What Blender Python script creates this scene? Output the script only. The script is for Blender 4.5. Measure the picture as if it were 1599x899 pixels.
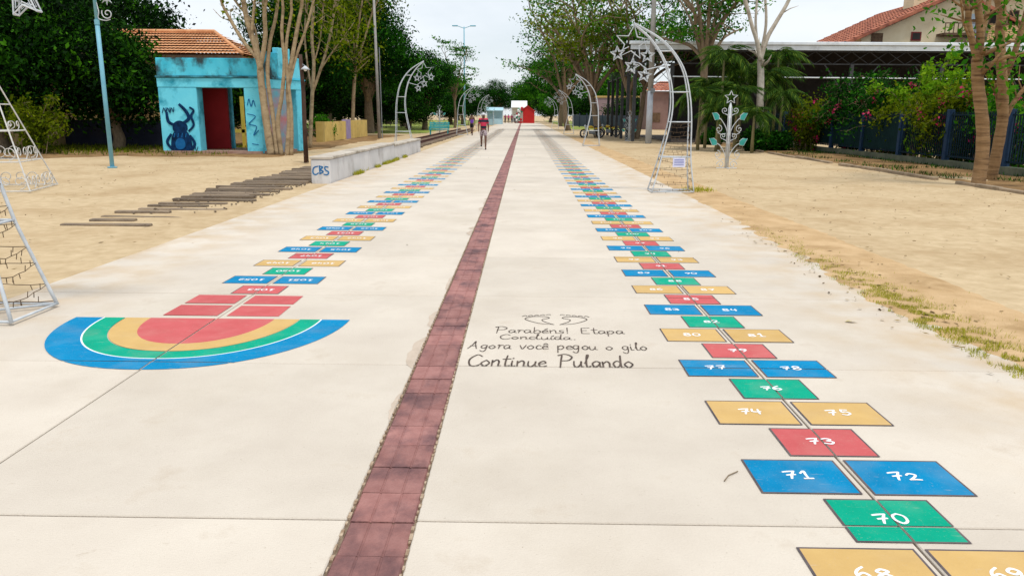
import bpy, bmesh, math, random
import numpy as np
from mathutils import Vector, Matrix, noise

for o in list(bpy.data.objects): bpy.data.objects.remove(o, do_unlink=True)
SC = bpy.context.scene
COL = SC.collection
rad = math.radians

# ---------------------------------------------------------------- camera
CAM_H, FPX, PITCH, YAW, ROLL = 1.65, 1200.0, .2215, .0132, .0071
PW, PH = 1599.0, 899.0
FWD = Vector((-math.sin(YAW)*math.cos(PITCH), math.cos(YAW)*math.cos(PITCH), -math.sin(PITCH)))
_r = Vector((math.cos(YAW), math.sin(YAW), 0)); _u = _r.cross(FWD)
RGT = _r*math.cos(ROLL) + _u*math.sin(ROLL)
UPV = -_r*math.sin(ROLL) + _u*math.cos(ROLL)
cam = bpy.data.cameras.new('camera'); co = bpy.data.objects.new('camera', cam); COL.objects.link(co)
M = Matrix((RGT, UPV, -FWD)).transposed().to_4x4(); M.translation = Vector((0, 0, CAM_H))
co.matrix_world = M
cam.sensor_width = 36.0; cam.lens = 36.0*FPX/PW; cam.clip_end = 3000; cam.clip_start = .05
SC.camera = co

# ---------------------------------------------------------------- sky, sun, exposure
SUN_EL, SUN_AZ = rad(70), rad(150)          # azimuth: clockwise from +Y (ahead)
w = bpy.data.worlds.new('World'); SC.world = w; w.use_nodes = True
nt = w.node_tree; nt.nodes.clear()
N = nt.nodes.new
out = N('ShaderNodeOutputWorld'); bg = N('ShaderNodeBackground'); sky = N('ShaderNodeTexSky')
sky.sky_type = 'NISHITA'; sky.sun_disc = False; sky.sun_elevation = SUN_EL; sky.sun_rotation = SUN_AZ
sky.air_density = 1.0; sky.dust_density = .4; sky.ozone_density = 1.0
tc = N('ShaderNodeTexCoord'); mp = N('ShaderNodeMapping'); mp.inputs['Scale'].default_value = (1, 1, 2.6)
nz = N('ShaderNodeTexNoise'); nz.inputs['Scale'].default_value = 2.1; nz.inputs['Detail'].default_value = 7; nz.inputs['Roughness'].default_value = .55
rp = N('ShaderNodeValToRGB'); rp.color_ramp.elements[0].position = .30; rp.color_ramp.elements[1].position = .60; rp.color_ramp.elements[0].color = (.58, .58, .58, 1)
mx = N('ShaderNodeMix'); mx.data_type = 'RGBA'
mx.inputs['B'].default_value = (10.0, 10.6, 11.2, 1)
nt.links.new(tc.outputs['Generated'], mp.inputs['Vector']); nt.links.new(mp.outputs['Vector'], nz.inputs['Vector'])
nt.links.new(nz.outputs['Fac'], rp.inputs['Fac']); nt.links.new(rp.outputs['Color'], mx.inputs['Factor'])
nt.links.new(sky.outputs['Color'], mx.inputs['A']); nt.links.new(mx.outputs['Result'], bg.inputs['Color'])
bg.inputs['Strength'].default_value = .076
nt.links.new(bg.outputs['Background'], out.inputs['Surface'])
sl = bpy.data.lights.new('sun', 'SUN'); sl.energy = 2.0; sl.angle = rad(9); sl.color = (1, .95, .87)
so = bpy.data.objects.new('sun', sl); COL.objects.link(so)
sdir = Vector((math.sin(SUN_AZ)*math.cos(SUN_EL), math.cos(SUN_AZ)*math.cos(SUN_EL), math.sin(SUN_EL)))
so.rotation_euler = sdir.to_track_quat('Z', 'Y').to_euler(); so.location = (0, 0, 40)
vs = SC.view_settings; vs.view_transform = 'Standard'; vs.look = 'None'; vs.gamma = 1; vs.use_curve_mapping = False
vs.exposure = .33

# ---------------------------------------------------------------- pixel -> place
def ray(x, y): return FWD*FPX + RGT*(x-PW/2) - UPV*(y-PH/2)
def gd(x, y, z=0):
    d = ray(x, y); t = (z-CAM_H)/d.z; return Vector((d.x*t, d.y*t, z))
def at(x, y, Y):
    d = ray(x, y); t = Y/d.y; return Vector((d.x*t, Y, CAM_H+d.z*t))

# ---------------------------------------------------------------- materials
MATS = {}
def lin(c): return tuple(((v/255+.055)/1.055)**2.4 if v > 10 else v/255/12.92 for v in c)
def pm(name, c1, c2=None, scale=3., rough=.8, bump=0., bscale=40., metal=0., rnd=0., c3=None, s3=.6, t3=(.55, .75), spec=.3, det=5, stretch=None, coat=0):
    """procedural material in world/object space: two-tone noise, optional third tone in large patches, bump, per-object variation"""
    if name in MATS: return MATS[name]
    m = bpy.data.materials.new(name); m.use_nodes = True; t = m.node_tree; n = t.nodes.new; L = t.links.new
    b = t.nodes['Principled BSDF']
    g = n('ShaderNodeNewGeometry'); vec = g.outputs['Position']
    if stretch:
        mm = n('ShaderNodeMapping'); mm.inputs['Scale'].default_value = stretch; L(vec, mm.inputs['Vector']); vec = mm.outputs['Vector']
    a = n('ShaderNodeTexNoise'); a.inputs['Scale'].default_value = scale; a.inputs['Detail'].default_value = det; a.inputs['Roughness'].default_value = .6
    L(vec, a.inputs['Vector'])
    r = n('ShaderNodeValToRGB'); r.color_ramp.elements[0].position = .32; r.color_ramp.elements[1].position = .68
    r.color_ramp.elements[0].color = (*c1, 1); r.color_ramp.elements[1].color = (*(c2 or c1), 1)
    L(a.outputs['Fac'], r.inputs['Fac']); c = r.outputs['Color']
    if c3:
        a3 = n('ShaderNodeTexNoise'); a3.inputs['Scale'].default_value = s3; a3.inputs['Detail'].default_value = 6; a3.inputs['Roughness'].default_value = .62
        L(vec, a3.inputs['Vector'])
        r3 = n('ShaderNodeMapRange'); r3.inputs[1].default_value = t3[0]; r3.inputs[2].default_value = t3[1]; L(a3.outputs['Fac'], r3.inputs[0])
        x = n('ShaderNodeMix'); x.data_type = 'RGBA'; L(r3.outputs[0], x.inputs['Factor']); L(c, x.inputs['A']); x.inputs['B'].default_value = (*c3, 1); c = x.outputs['Result']
    if rnd:
        oi = n('ShaderNodeObjectInfo'); h = n('ShaderNodeHueSaturation')
        mr = n('ShaderNodeMapRange'); mr.inputs[3].default_value = 1-rnd; mr.inputs[4].default_value = 1+rnd
        L(oi.outputs['Random'], mr.inputs[0]); L(mr.outputs[0], h.inputs['Value']); L(c, h.inputs['Color']); c = h.outputs['Color']
    L(c, b.inputs['Base Color']); b.inputs['Roughness'].default_value = rough; b.inputs['Metallic'].default_value = metal
    b.inputs['Specular IOR Level'].default_value = spec
    if coat: b.inputs['Coat Weight'].default_value = coat
    if bump:
        bn = n('ShaderNodeTexNoise'); bn.inputs['Scale'].default_value = bscale; bn.inputs['Detail'].default_value = 4; L(g.outputs['Position'], bn.inputs['Vector'])
        bb = n('ShaderNodeBump'); bb.inputs['Strength'].default_value = bump; bb.inputs['Distance'].default_value = .02
        L(bn.outputs['Fac'], bb.inputs['Height']); L(bb.outputs['Normal'], b.inputs['Normal'])
    MATS[name] = m; return m

def leafmat(name, cols, trans=.3, rough=.7):
    """leaf material: colour by the per-leaf attribute 'tint', some light passing through"""
    if name in MATS: return MATS[name]
    m = bpy.data.materials.new(name); m.use_nodes = True; t = m.node_tree; n = t.nodes.new; L = t.links.new
    b = t.nodes['Principled BSDF']; o = t.nodes['Material Output']
    a = n('ShaderNodeAttribute'); a.attribute_name = 'tint'
    r = n('ShaderNodeValToRGB'); e = r.color_ramp.elements
    while len(e) < len(cols): e.new(.5)
    for i, c in enumerate(cols): e[i].position = i/(len(cols)-1); e[i].color = (*c, 1)
    L(a.outputs['Fac'], r.inputs['Fac']); L(r.outputs['Color'], b.inputs['Base Color']); b.inputs['Roughness'].default_value = rough
    b.inputs['Specular IOR Level'].default_value = .08
    tr = n('ShaderNodeBsdfTranslucent'); L(r.outputs['Color'], tr.inputs['Color'])
    x = n('ShaderNodeMixShader'); x.inputs['Fac'].default_value = trans
    L(b.outputs['BSDF'], x.inputs[1]); L(tr.outputs['BSDF'], x.inputs[2]); L(x.outputs['Shader'], o.inputs['Surface'])
    MATS[name] = m; return m

# ---------------------------------------------------------------- mesh building
class MB:
    def __init__(s): s.v = []; s.f = []
    def add(s, vs, fs):
        k = len(s.v); s.v += [tuple(p) for p in vs]; s.f += [tuple(i+k for i in f) for f in fs]; return s
    def box(s, x0, x1, y0, y1, z0, z1):
        return s.add([(x0,y0,z0),(x1,y0,z0),(x1,y1,z0),(x0,y1,z0),(x0,y0,z1),(x1,y0,z1),(x1,y1,z1),(x0,y1,z1)],
                     [(3,2,1,0),(4,5,6,7),(0,1,5,4),(1,2,6,5),(2,3,7,6),(3,0,4,7)])
    def bar(s, a, b, w, h, up=Vector((0,0,1))):
        a = Vector(a); b = Vector(b); d = (b-a).normalized()
        if abs(d.dot(up)) > .98: up = Vector((0,1,0))
        sx = d.cross(up).normalized(); uz = sx.cross(d).normalized(); p = []
        for q in (a, b):
            for i, j in ((-1,-1),(1,-1),(1,1),(-1,1)): p.append(q + sx*(i*w/2) + uz*(j*h/2))
        return s.add(p, [(0,1,2,3)[::-1],(4,5,6,7),(0,1,5,4),(1,2,6,5),(2,3,7,6),(3,0,4,7)])
    def tube(s, pts, r, n=6, closed=False):
        pts = [Vector(p) for p in pts]; m = len(pts)
        if m < 2: return s
        rs = r if isinstance(r, (list, tuple)) else [r]*m
        vs = []; fs = []; ref = None
        for i, p in enumerate(pts):
            a = pts[(i-1) % m] if (closed or i > 0) else p; b = pts[(i+1) % m] if (closed or i < m-1) else p
            d = b-a
            if d.length < 1e-9: d = Vector((0,0,1))
            d.normalize()
            if ref is None: ref = Vector((0,0,1)) if abs(d.z) < .9 else Vector((1,0,0))
            x = (ref - d*ref.dot(d))
            if x.length < 1e-6: x = d.orthogonal()
            x.normalize(); y = d.cross(x); ref = x
            for k in range(n):
                t = 2*math.pi*k/n; vs.append(p + (x*math.cos(t)+y*math.sin(t))*rs[i])
        for i in range(m if closed else m-1):
            j = (i+1) % m
            for k in range(n): fs.append((i*n+k, i*n+(k+1) % n, j*n+(k+1) % n, j*n+k))
        if not closed: fs.append(tuple(range(n))[::-1]); fs.append(tuple((m-1)*n+k for k in range(n)))
        return s.add(vs, fs)
    def prism(s, poly, axis, a, b):
        """polygon (list of 2-tuples) extruded along axis 'x','y','z' from a to b"""
        def P(u, v, w): return {'z': (u,v,w), 'y': (u,w,v), 'x': (w,u,v)}[axis]
        n = len(poly); vs = [P(u,v,a) for u,v in poly]+[P(u,v,b) for u,v in poly]
        fs = [tuple(range(n)), tuple(range(n, 2*n))[::-1]]+[((i+1) % n, i, n+i, n+(i+1) % n) for i in range(n)]
        return s.add(vs, fs)
    def ball(s, c, r, n=10, m=6, sq=(1,1,1)):
        vs = [(c[0], c[1], c[2]-r*sq[2])]
        for j in range(1, m):
            t = math.pi*j/m
            for k in range(n): vs.append((c[0]+r*sq[0]*math.sin(t)*math.cos(2*math.pi*k/n), c[1]+r*sq[1]*math.sin(t)*math.sin(2*math.pi*k/n), c[2]-r*sq[2]*math.cos(t)))
        vs.append((c[0], c[1], c[2]+r*sq[2])); fs = [(0, 1+(k+1) % n, 1+k) for k in range(n)]
        for j in range(m-2):
            for k in range(n): fs.append((1+j*n+k, 1+j*n+(k+1) % n, 1+(j+1)*n+(k+1) % n, 1+(j+1)*n+k))
        T = len(vs)-1; fs += [(T, 1+(m-2)*n+k, 1+(m-2)*n+(k+1) % n) for k in range(n)]
        return s.add(vs, fs)
    def mesh(s, name, mat, off=None, smooth=False, bevel=0, fix=True):
        me = bpy.data.meshes.new(name)
        vs = s.v if off is None else [(a-off[0], b-off[1], c-off[2]) for a, b, c in s.v]
        me.from_pydata(vs, [], s.f)
        if fix or bevel:
            bm = bmesh.new(); bm.from_mesh(me)
            if fix: bmesh.ops.recalc_face_normals(bm, faces=bm.faces)
            if bevel: bmesh.ops.bevel(bm, geom=[e for e in bm.edges if e.calc_face_angle(0) > .6], offset=bevel, segments=1, affect='EDGES')
            bm.to_mesh(me); bm.free()
        if smooth: me.shade_smooth()
        me.materials.append(mat); return me
    def build(s, name, mat, parent=None, world=True, smooth=False, bevel=0, kind=None, fix=True):
        off = parent_origin(parent) if (parent and world) else None
        return link(name, s.mesh(name, mat, off, smooth, bevel, fix), parent, kind)

def parent_origin(p):
    v = Vector((0,0,0))
    while p: v = v + p.location; p = p.parent
    return v
def link(name, me, parent=None, kind=None):
    o = bpy.data.objects.new(name, me); COL.objects.link(o); o.parent = parent
    if kind: o['kind'] = kind
    return o
def thing(name, label, cat, loc=(0,0,0), rz=0, group=None):
    o = bpy.data.objects.new(name, None); COL.objects.link(o); o.location = loc; o.rotation_euler = (0,0,rz); o.empty_display_size = .2
    o['label'] = label; o['category'] = cat
    if group: o['group'] = group
    return o
def tag(o, label, cat, group=None):
    o['label'] = label; o['category'] = cat
    if group: o['group'] = group
    return o
def copy_tree(o, parent=None):
    c = o.copy(); COL.objects.link(c); c.parent = parent
    for ch in list(o.children): copy_tree(ch, c)
    return c
def cr(pts, k=6, closed=False):
    """Catmull-Rom through points"""
    pts = [Vector(p) for p in pts]; n = len(pts)
    if n < 3 and not closed: return pts
    o = []
    for i in range(n if closed else n-1):
        if closed: p0, p1, p2, p3 = pts[i-1], pts[i], pts[(i+1) % n], pts[(i+2) % n]
        else: p0, p1, p2, p3 = pts[max(i-1,0)], pts[i], pts[i+1], pts[min(i+2,n-1)]
        for j in range(k):
            t = j/k; o.append(.5*((2*p1)+(p2-p0)*t+(2*p0-5*p1+4*p2-p3)*t*t+(3*p1-p0-3*p2+p3)*t**3))
    if not closed: o.append(pts[-1])
    return o

# leaves as one fast mesh --------------------------------------------------
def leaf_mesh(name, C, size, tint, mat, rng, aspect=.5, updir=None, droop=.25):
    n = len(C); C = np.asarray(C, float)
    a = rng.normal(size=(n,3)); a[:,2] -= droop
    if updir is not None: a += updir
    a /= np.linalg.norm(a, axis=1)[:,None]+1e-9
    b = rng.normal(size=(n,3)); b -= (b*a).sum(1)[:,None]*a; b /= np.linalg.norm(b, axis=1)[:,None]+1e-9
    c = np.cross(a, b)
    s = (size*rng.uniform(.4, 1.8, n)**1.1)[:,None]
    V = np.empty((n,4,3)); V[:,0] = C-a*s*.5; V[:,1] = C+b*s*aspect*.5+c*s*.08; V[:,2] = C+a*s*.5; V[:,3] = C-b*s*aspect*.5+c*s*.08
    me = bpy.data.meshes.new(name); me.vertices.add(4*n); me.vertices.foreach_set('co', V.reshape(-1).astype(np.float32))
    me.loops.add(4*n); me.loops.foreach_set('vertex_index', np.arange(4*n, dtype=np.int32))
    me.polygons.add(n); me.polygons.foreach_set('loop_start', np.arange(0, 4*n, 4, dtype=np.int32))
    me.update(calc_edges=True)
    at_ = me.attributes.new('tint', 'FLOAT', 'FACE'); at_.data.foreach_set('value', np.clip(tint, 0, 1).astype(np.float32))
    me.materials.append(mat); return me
# ================================================================ GROUND
RNG = np.random.default_rng(7); random.seed(7)
def nz2(x, y, s, seed=0): return noise.noise(Vector((x*s, y*s, seed*7.3)))
concrete = pm('concrete', (.535,.475,.405), (.615,.555,.478), 1.3, .9, .25, 90, rnd=.05, c3=(.43,.375,.31), s3=34, t3=(.66,.74), spec=.2)
def add_stains(m):
    """soft grey weathering patches and small dark specks on the slabs"""
    t = m.node_tree; n = t.nodes.new; L = t.links.new; b = t.nodes['Principled BSDF']
    src = b.inputs['Base Color'].links[0].from_socket
    g = n('ShaderNodeNewGeometry')
    for sc, lo, hi, col, amt in ((.55,.50,.80,(.47,.41,.33),.75), (7.5,.67,.73,(.40,.33,.25),.45), (95,.665,.71,(.24,.19,.14),.7), (48,.69,.72,(.26,.20,.14),.75), (2.6,.58,.80,(.45,.375,.295),.75)):
        a = n('ShaderNodeTexNoise'); a.inputs['Scale'].default_value = sc; a.inputs['Detail'].default_value = 6; a.inputs['Roughness'].default_value = .65; L(g.outputs['Position'], a.inputs['Vector'])
        r = n('ShaderNodeMapRange'); r.inputs[1].default_value = lo; r.inputs[2].default_value = hi; r.inputs[4].default_value = amt; L(a.outputs['Fac'], r.inputs[0])
        x = n('ShaderNodeMix'); x.data_type = 'RGBA'; L(r.outputs[0], x.inputs['Factor']); L(src, x.inputs['A']); x.inputs['B'].default_value = (*col, 1); src = x.outputs['Result']
    # sandy dust trodden in from both edges
    sx = n('ShaderNodeSeparateXYZ'); L(g.outputs['Position'], sx.inputs[0])
    ab = n('ShaderNodeMath'); ab.operation = 'ADD'; ab.inputs[1].default_value = .6; L(sx.outputs['X'], ab.inputs[0]); a2 = n('ShaderNodeMath'); a2.operation = 'ABSOLUTE'; L(ab.outputs[0], a2.inputs[0])
    e = n('ShaderNodeMapRange'); e.inputs[1].default_value = 2.7; e.inputs[2].default_value = 4.3; L(a2.outputs[0], e.inputs[0])
    a = n('ShaderNodeTexNoise'); a.inputs['Scale'].default_value = 2.2; a.inputs['Detail'].default_value = 7; L(g.outputs['Position'], a.inputs['Vector'])
    r = n('ShaderNodeMapRange'); r.inputs[1].default_value = .38; r.inputs[2].default_value = .7; L(a.outputs['Fac'], r.inputs[0])
    mu = n('ShaderNodeMath'); mu.operation = 'MULTIPLY'; L(e.outputs[0], mu.inputs[0]); L(r.outputs[0], mu.inputs[1])
    x = n('ShaderNodeMix'); x.data_type = 'RGBA'; L(mu.outputs[0], x.inputs['Factor']); L(src, x.inputs['A']); x.inputs['B'].default_value = (.50,.36,.21,1); src = x.outputs['Result']
    L(src, b.inputs['Base Color'])
add_stains(concrete)
sand = pm('sand', (.44,.33,.195), (.565,.44,.28), 5, .95, .9, 11, c3=(.33,.215,.105), s3=.5, t3=(.46,.86), spec=.1, det=9)
soil = pm('soil', (.19,.11,.05), (.33,.21,.10), 3, .95, .6, 25, c3=(.09,.055,.028), s3=.9, t3=(.48,.7), spec=.05, det=8)
mortar = pm('mortar', (.13,.095,.065), (.26,.20,.14), 14, .95, .6, 60)

xs = [-1500,-500,-200,-100,-60] + list(np.arange(-40,-5,.5)) + [-5.,-4.75,-4.66,-4.60,-4.4,-3,-1,1,2.6,3.0,3.3,3.42,3.6] + list(np.arange(4,40.1,.5)) + [60,100,200,500,1500]
ys = [-300,-60,-20] + list(np.arange(-6,70,.5)) + list(np.arange(70,200,5)) + [260,400,700,1500]
V = []; 
for y in ys:
    for x in xs:
        if -4.62 < x < 3.40: z = -.09
        else:
            f = min(1, (abs(x)-3.3)/2) if abs(x) > 3.3 else 0
            z = -.022 + .02*nz2(x, y, .35)*f + .012*nz2(x, y, 1.4, 2) if (abs(x) < 60 and -20 < y < 260) else -.03
            if x > 3.4: z += .012
        V.append((x, y, z))
nx = len(xs); g = MB(); g.v = V
g.f = [(j*nx+i, j*nx+i+1, (j+1)*nx+i+1, (j+1)*nx+i) for j in range(len(ys)-1) for i in range(nx-1)]
link('ground', g.mesh('ground', sand, smooth=True, fix=False), kind='structure')

# sand creeping over the right-hand edge of the slabs
vx = np.arange(2.95, 4.61, .045); vy = np.concatenate([np.arange(.5, 14, .05), np.arange(14, 60, .2)])
g = MB()
for y in vy:
    e = 3.22 + .16*nz2(0, y, .5, 3) + .10*nz2(0, y, 2.1, 4) + (.28*min(1, max(0, (y-8)/8)))
    for x in vx:
        d = x-e+.12*nz2(x, y, 4.5, 5); z = -.03 + .036*(1/(1+math.exp(-d*16))) + .008*nz2(x, y, 6, 6)*(1 if d > -.05 else 0)
        if x > 4.3: z -= .05*(x-4.3)/.3
        g.v.append((x, y, z if x > 3.0 else -.05))
nx = len(vx); g.f = [(j*nx+i, j*nx+i+1, (j+1)*nx+i+1, (j+1)*nx+i) for j in range(len(vy)-1) for i in range(nx-1)]
verge_m = pm('verge', (.45,.30,.155), (.58,.41,.235), 2.5, .95, .6, 45, c3=(.36,.235,.115), s3=1.6, t3=(.48,.70), spec=.1)
link('verge', g.mesh('verge', verge_m, smooth=True, fix=False), kind='structure')

# brown bed between the sand and the blue fence, with its worn kerb
g = MB()
bx = np.arange(11.3, 16.1, .4); by = np.arange(8, 49.9, .5)
for y in by:
    for x in bx: g.v.append((x, y, .03+.05*nz2(x, y, .6, 8)+.02*nz2(x, y, 2.5, 9) - (.08 if x < 11.4 or x > 15.9 else 0)))
nx = len(bx); g.f = [(j*nx+i, j*nx+i+1, (j+1)*nx+i+1, (j+1)*nx+i) for j in range(len(by)-1) for i in range(nx-1)]
bed = link('planting_bed', g.mesh('planting_bed', soil, smooth=True, fix=False), kind='structure')
g = MB()
kb = thing('kerb', 'low worn concrete kerb edging the brown bed before the blue fence', 'kerb', (11.25, 8, 0))
kerb_m = pm('kerb_concrete', (.20,.15,.10), (.34,.26,.18), 3, .95, .6, 25, rnd=.15)
y = 8.2
while y < 41:
    l = random.uniform(.85, 1.0)
    if random.random() > .12:
        m = MB().box(11.17+random.uniform(-.03,.03), 11.31, y, y+l-.03, -.08, .075+random.uniform(-.03,.02))
        m.build('kerb_stone', kerb_m, kb, bevel=.015)
    y += l
# dark brown soil below the trees on the left
g = MB(); bx = np.arange(-46, -8.6, .8); by = np.arange(28, 64.1, .8)
for y in by:
    for x in bx:
        edge = min(x+46, -8.8-x, y-28-1.2*math.sin(x*.4), 64-y); z = .0 + .03*nz2(x, y, .5, 11)
        g.v.append((x, y, z if edge > 1.0 else -.10+.1*max(0, edge)))
nx = len(bx); g.f = [(j*nx+i, j*nx+i+1, (j+1)*nx+i+1, (j+1)*nx+i) for j in range(len(by)-1) for i in range(nx-1)]
link('tree_bed', g.mesh('tree_bed', soil, smooth=True, fix=False), kind='structure')
# dry grass field to both sides farther away
lawn_m = pm('lawn', (.13,.21,.02), (.26,.31,.05), 1.0, .95, .6, 20, c3=(.36,.30,.12), s3=.25, t3=(.5,.62))
for nm, x0, x1, y0, y1 in (('lawn', -40, -7.6, 66, 230), ('lawn', 5.6, 13.5, 90, 230)):
    g = MB(); bx = np.linspace(x0, x1, 16); by = np.linspace(y0, y1, 40)
    for y in by:
        for x in bx: g.v.append((x, y, .02+.03*nz2(x, y, .3, 12) - (.1 if x in (bx[0], bx[-1]) or y in (by[0], by[-1]) else 0)))
    nx = len(bx); g.f = [(j*nx+i, j*nx+i+1, (j+1)*nx+i+1, (j+1)*nx+i) for j in range(len(by)-1) for i in range(nx-1)]
    link(nm, g.mesh(nm, lawn_m, smooth=True, fix=False), kind='structure')

# ================================================================ THE PATH: slabs, joints, red strip
JY0, JP = 2.906-2*2.028, 2.028
JX = (-2.505, 1.574); JW = .011
PATH_END = 168.
path = MB().box(-4.60, 3.42, JY0, PATH_END, -.12, -.014).build('path', mortar, kind='structure')
cols = [(-4.64, JX[0]-JW/2), (JX[0]+JW/2, -.722), (-.428, JX[1]-JW/2), (JX[1]+JW/2, 3.50)]
random.seed(11)
slab_me = [MB().box(-(b-a)/2, (b-a)/2, -JP/2+JW/2, JP/2-JW/2, -.10, 0).mesh('slab', concrete, bevel=.005) for a, b in cols]
rest = MB(); k = 0
for r in range(int((PATH_END-JY0)/JP)):
    for c, (a, b) in enumerate(cols):
        cy = JY0+(r+.5)*JP
        if r < 75:
            o = link('slab', slab_me[c], path); o.location = ((a+b)/2, cy, random.uniform(-.0012, .0012))
        else: rest.box(a, b, cy-JP/2+JW/2, cy+JP/2-JW/2, -.10, 0)
rest.build('slab', concrete, path, world=False, kind='stuff')

tile_m = pm('strip_tile', (.265,.115,.103), (.355,.172,.155), 7, .75, .4, 60, rnd=.16, c3=(.115,.058,.063), s3=2.6, t3=(.46,.68), stretch=(1.5,1,1))
TP = .2535; tl = .272
tm = MB()
prof = [(-tl/2, -.03), (tl/2, -.03), (tl/2, -.008), (tl/2-.008, 0)]
for q in (.048, -.048): prof += [(q+.006, 0), (q+.003, -.0035), (q-.003, -.0035), (q-.006, 0)]
prof += [(-tl/2+.008, 0), (-tl/2, -.008)]
tm.prism(prof, 'y', -TP/2+.004, TP/2-.004)
tile_me = tm.mesh('paver', tile_m)
rest = MB()
for i in range(int((PATH_END-1.2)/TP)):
    y = 1.25+i*TP
    if i < 298:
        o = link('paver', tile_me, path); o.location = (-.575+random.uniform(-.003,.003), y, -.004+random.uniform(-.004,.001)); o.rotation_euler = (random.uniform(-.006,.006), random.uniform(-.006,.006), random.uniform(-.012,.012))
    else: rest.box(-.575-tl/2, -.575+tl/2, y-TP/2+.004, y+TP/2-.004, -.03, -.004)
rest.build('paver', tile_m, path, world=False, kind='stuff')
# crumbling mortar bed left and right of the strip
g = MB(); random.seed(5)
for s, x0 in ((-1, -.7165), (1, -.4335)):
    y = 1.2
    while y < 22:
        w_ = random.uniform(.003, .007); l = random.uniform(.012, .05)
        x = x0+random.uniform(-.003, .003); g.box(x-w_, x+w_, y, y+l, -.02, random.uniform(-.004, .0045)); y += l+random.uniform(.003, .06)
g.build('mortar_crumbs', pm('crumbs', (.20,.12,.07), (.50,.40,.29), 25, .95), path, world=False, kind='stuff')
# grey-brown cement smears beside the strip
g = MB(); smear = pm('cement_smear', (.45,.37,.295), (.56,.47,.385), 6, .95, .4, 60)
y = 1.4; random.seed(21)
while y < 16:
    l = random.uniform(.25, .9)
    if random.random() < .5:
        p = [(-.7235, y)]; n_ = 9
        ww = random.uniform(.02, .075)
        for q in range(n_+1):
            t = q/n_; p.append((-.7235-ww*math.sin(math.pi*t)**.5*(.75+.5*random.random()), y+l*t))
        p.append((-.7235, y+l)); kk = len(g.v); g.v += [(a, b, .0026) for a, b in p]; g.f.append(tuple(range(kk, kk+len(p)))[::-1])
    y += l+random.uniform(.02, .3)
g.build('cement_smear', smear, path, world=False, kind='stuff')

# ================================================================ PAINT
def cut_joints(bm, hw=.0062):
    ys_ = [v.co.y for v in bm.verts]; xs_ = [v.co.x for v in bm.verts]
    lines = []
    for jx in JX:
        if min(xs_) < jx < max(xs_): lines.append((0, jx))
    k0 = math.ceil((min(ys_)-JY0)/JP)
    while JY0+k0*JP < max(ys_): lines.append((1, JY0+k0*JP)); k0 += 1
    for ax, c in lines:
        for d in (-hw, hw):
            no = Vector((1,0,0)) if ax == 0 else Vector((0,1,0))
            bmesh.ops.bisect_plane(bm, geom=bm.verts[:]+bm.edges[:]+bm.faces[:], plane_co=no*(c+d), plane_no=no)
        bmesh.ops.delete(bm, geom=[f for f in bm.faces if abs(f.calc_center_median()[ax]-c) < hw], context='FACES')
def paint(name, polys, mat, parent, z=.0035):
    bm = bmesh.new()
    for p in polys:
        bm.faces.new([bm.verts.new((x, y, z)) for x, y in p])
    bmesh.ops.recalc_face_normals(bm, faces=bm.faces)
    for f in bm.faces:
        if f.normal.z < 0: f.normal_flip()
    cut_joints(bm)
    me = bpy.data.meshes.new(name); bm.to_mesh(me); bm.free(); me.materials.append(mat)
    return link(name, me, parent)
def rect(x0, x1, y0, y1): return [(x0,y0),(x1,y0),(x1,y1),(x0,y1)]
def ring(x0, x1, y0, y1, t): return [rect(x0,x1,y0,y0+t), rect(x0,x1,y1-t,y1), rect(x0,x0+t,y0+t,y1-t), rect(x1-t,x1,y0+t,y1-t)]
def paintmat(n, c, d):
    return pm(n, c, d, 5, .75, .15, 80, c3=(.46,.40,.33), s3=46, t3=(.69,.76), rnd=.05, spec=.08)
PB = paintmat('paint_blue', (.0,.185,.39), (.0,.225,.46)); PG = paintmat('paint_green', (.0,.30,.185), (.001,.36,.225))
PO = paintmat('paint_orange', (.53,.345,.13), (.59,.395,.155)); PR = paintmat('paint_red', (.47,.092,.095), (.53,.115,.12))
def scuff(m):
    """foot wear: paler dusty patches and scratched streaks over the paint"""
    t = m.node_tree; n = t.nodes.new; L = t.links.new; b = t.nodes['Principled BSDF']; src = b.inputs['Base Color'].links[0].from_socket; g_ = n('ShaderNodeNewGeometry')
    for st, sc, lo, hi, amt in (((1,1,1), 3.5, .48, .85, .16), ((5,30,1), 1.6, .64, .72, .32), ((1,1,1), 120, .64, .70, .22)):
        mm = n('ShaderNodeMapping'); mm.inputs['Scale'].default_value = st; mm.inputs['Rotation'].default_value = (0,0,.5); L(g_.outputs['Position'], mm.inputs['Vector'])
        a = n('ShaderNodeTexNoise'); a.inputs['Scale'].default_value = sc; a.inputs['Detail'].default_value = 6; L(mm.outputs['Vector'], a.inputs['Vector'])
        r = n('ShaderNodeMapRange'); r.inputs[1].default_value = lo; r.inputs[2].default_value = hi; r.inputs[4].default_value = amt; L(a.outputs['Fac'], r.inputs[0])
        x = n('ShaderNodeMix'); x.data_type = 'RGBA'; L(r.outputs[0], x.inputs['Factor']); L(src, x.inputs['A']); x.inputs['B'].default_value = (.50,.42,.34,1); src = x.outputs['Result']
    L(src, b.inputs['Base Color'])
for m_ in (PB, PG, PO, PR): scuff(m_)
PKW = pm('paint_white', (.78,.78,.80), (.86,.86,.88), 8, .6); PKD = pm('paint_outline', (.06,.05,.06), (.14,.11,.11), 6, .8)
PBK = pm('paint_black', (.03,.018,.014), (.13,.095,.075), 14, .8)
PM_ = {'b': PB, 'g': PG, 'o': PO, 'r': PR}
def worn(n, m_, lo):       # the far squares are older and half rubbed off
    s_ = [x for x in m_.node_tree.nodes if x.type == 'VALTORGB'][0].color_ramp.elements
    return pm(n, tuple(s_[0].color[:3]), tuple(s_[1].color[:3]), 5, .8, c3=(.54,.45,.37), s3=17, t3=(lo, lo+.16), spec=.05)
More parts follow.
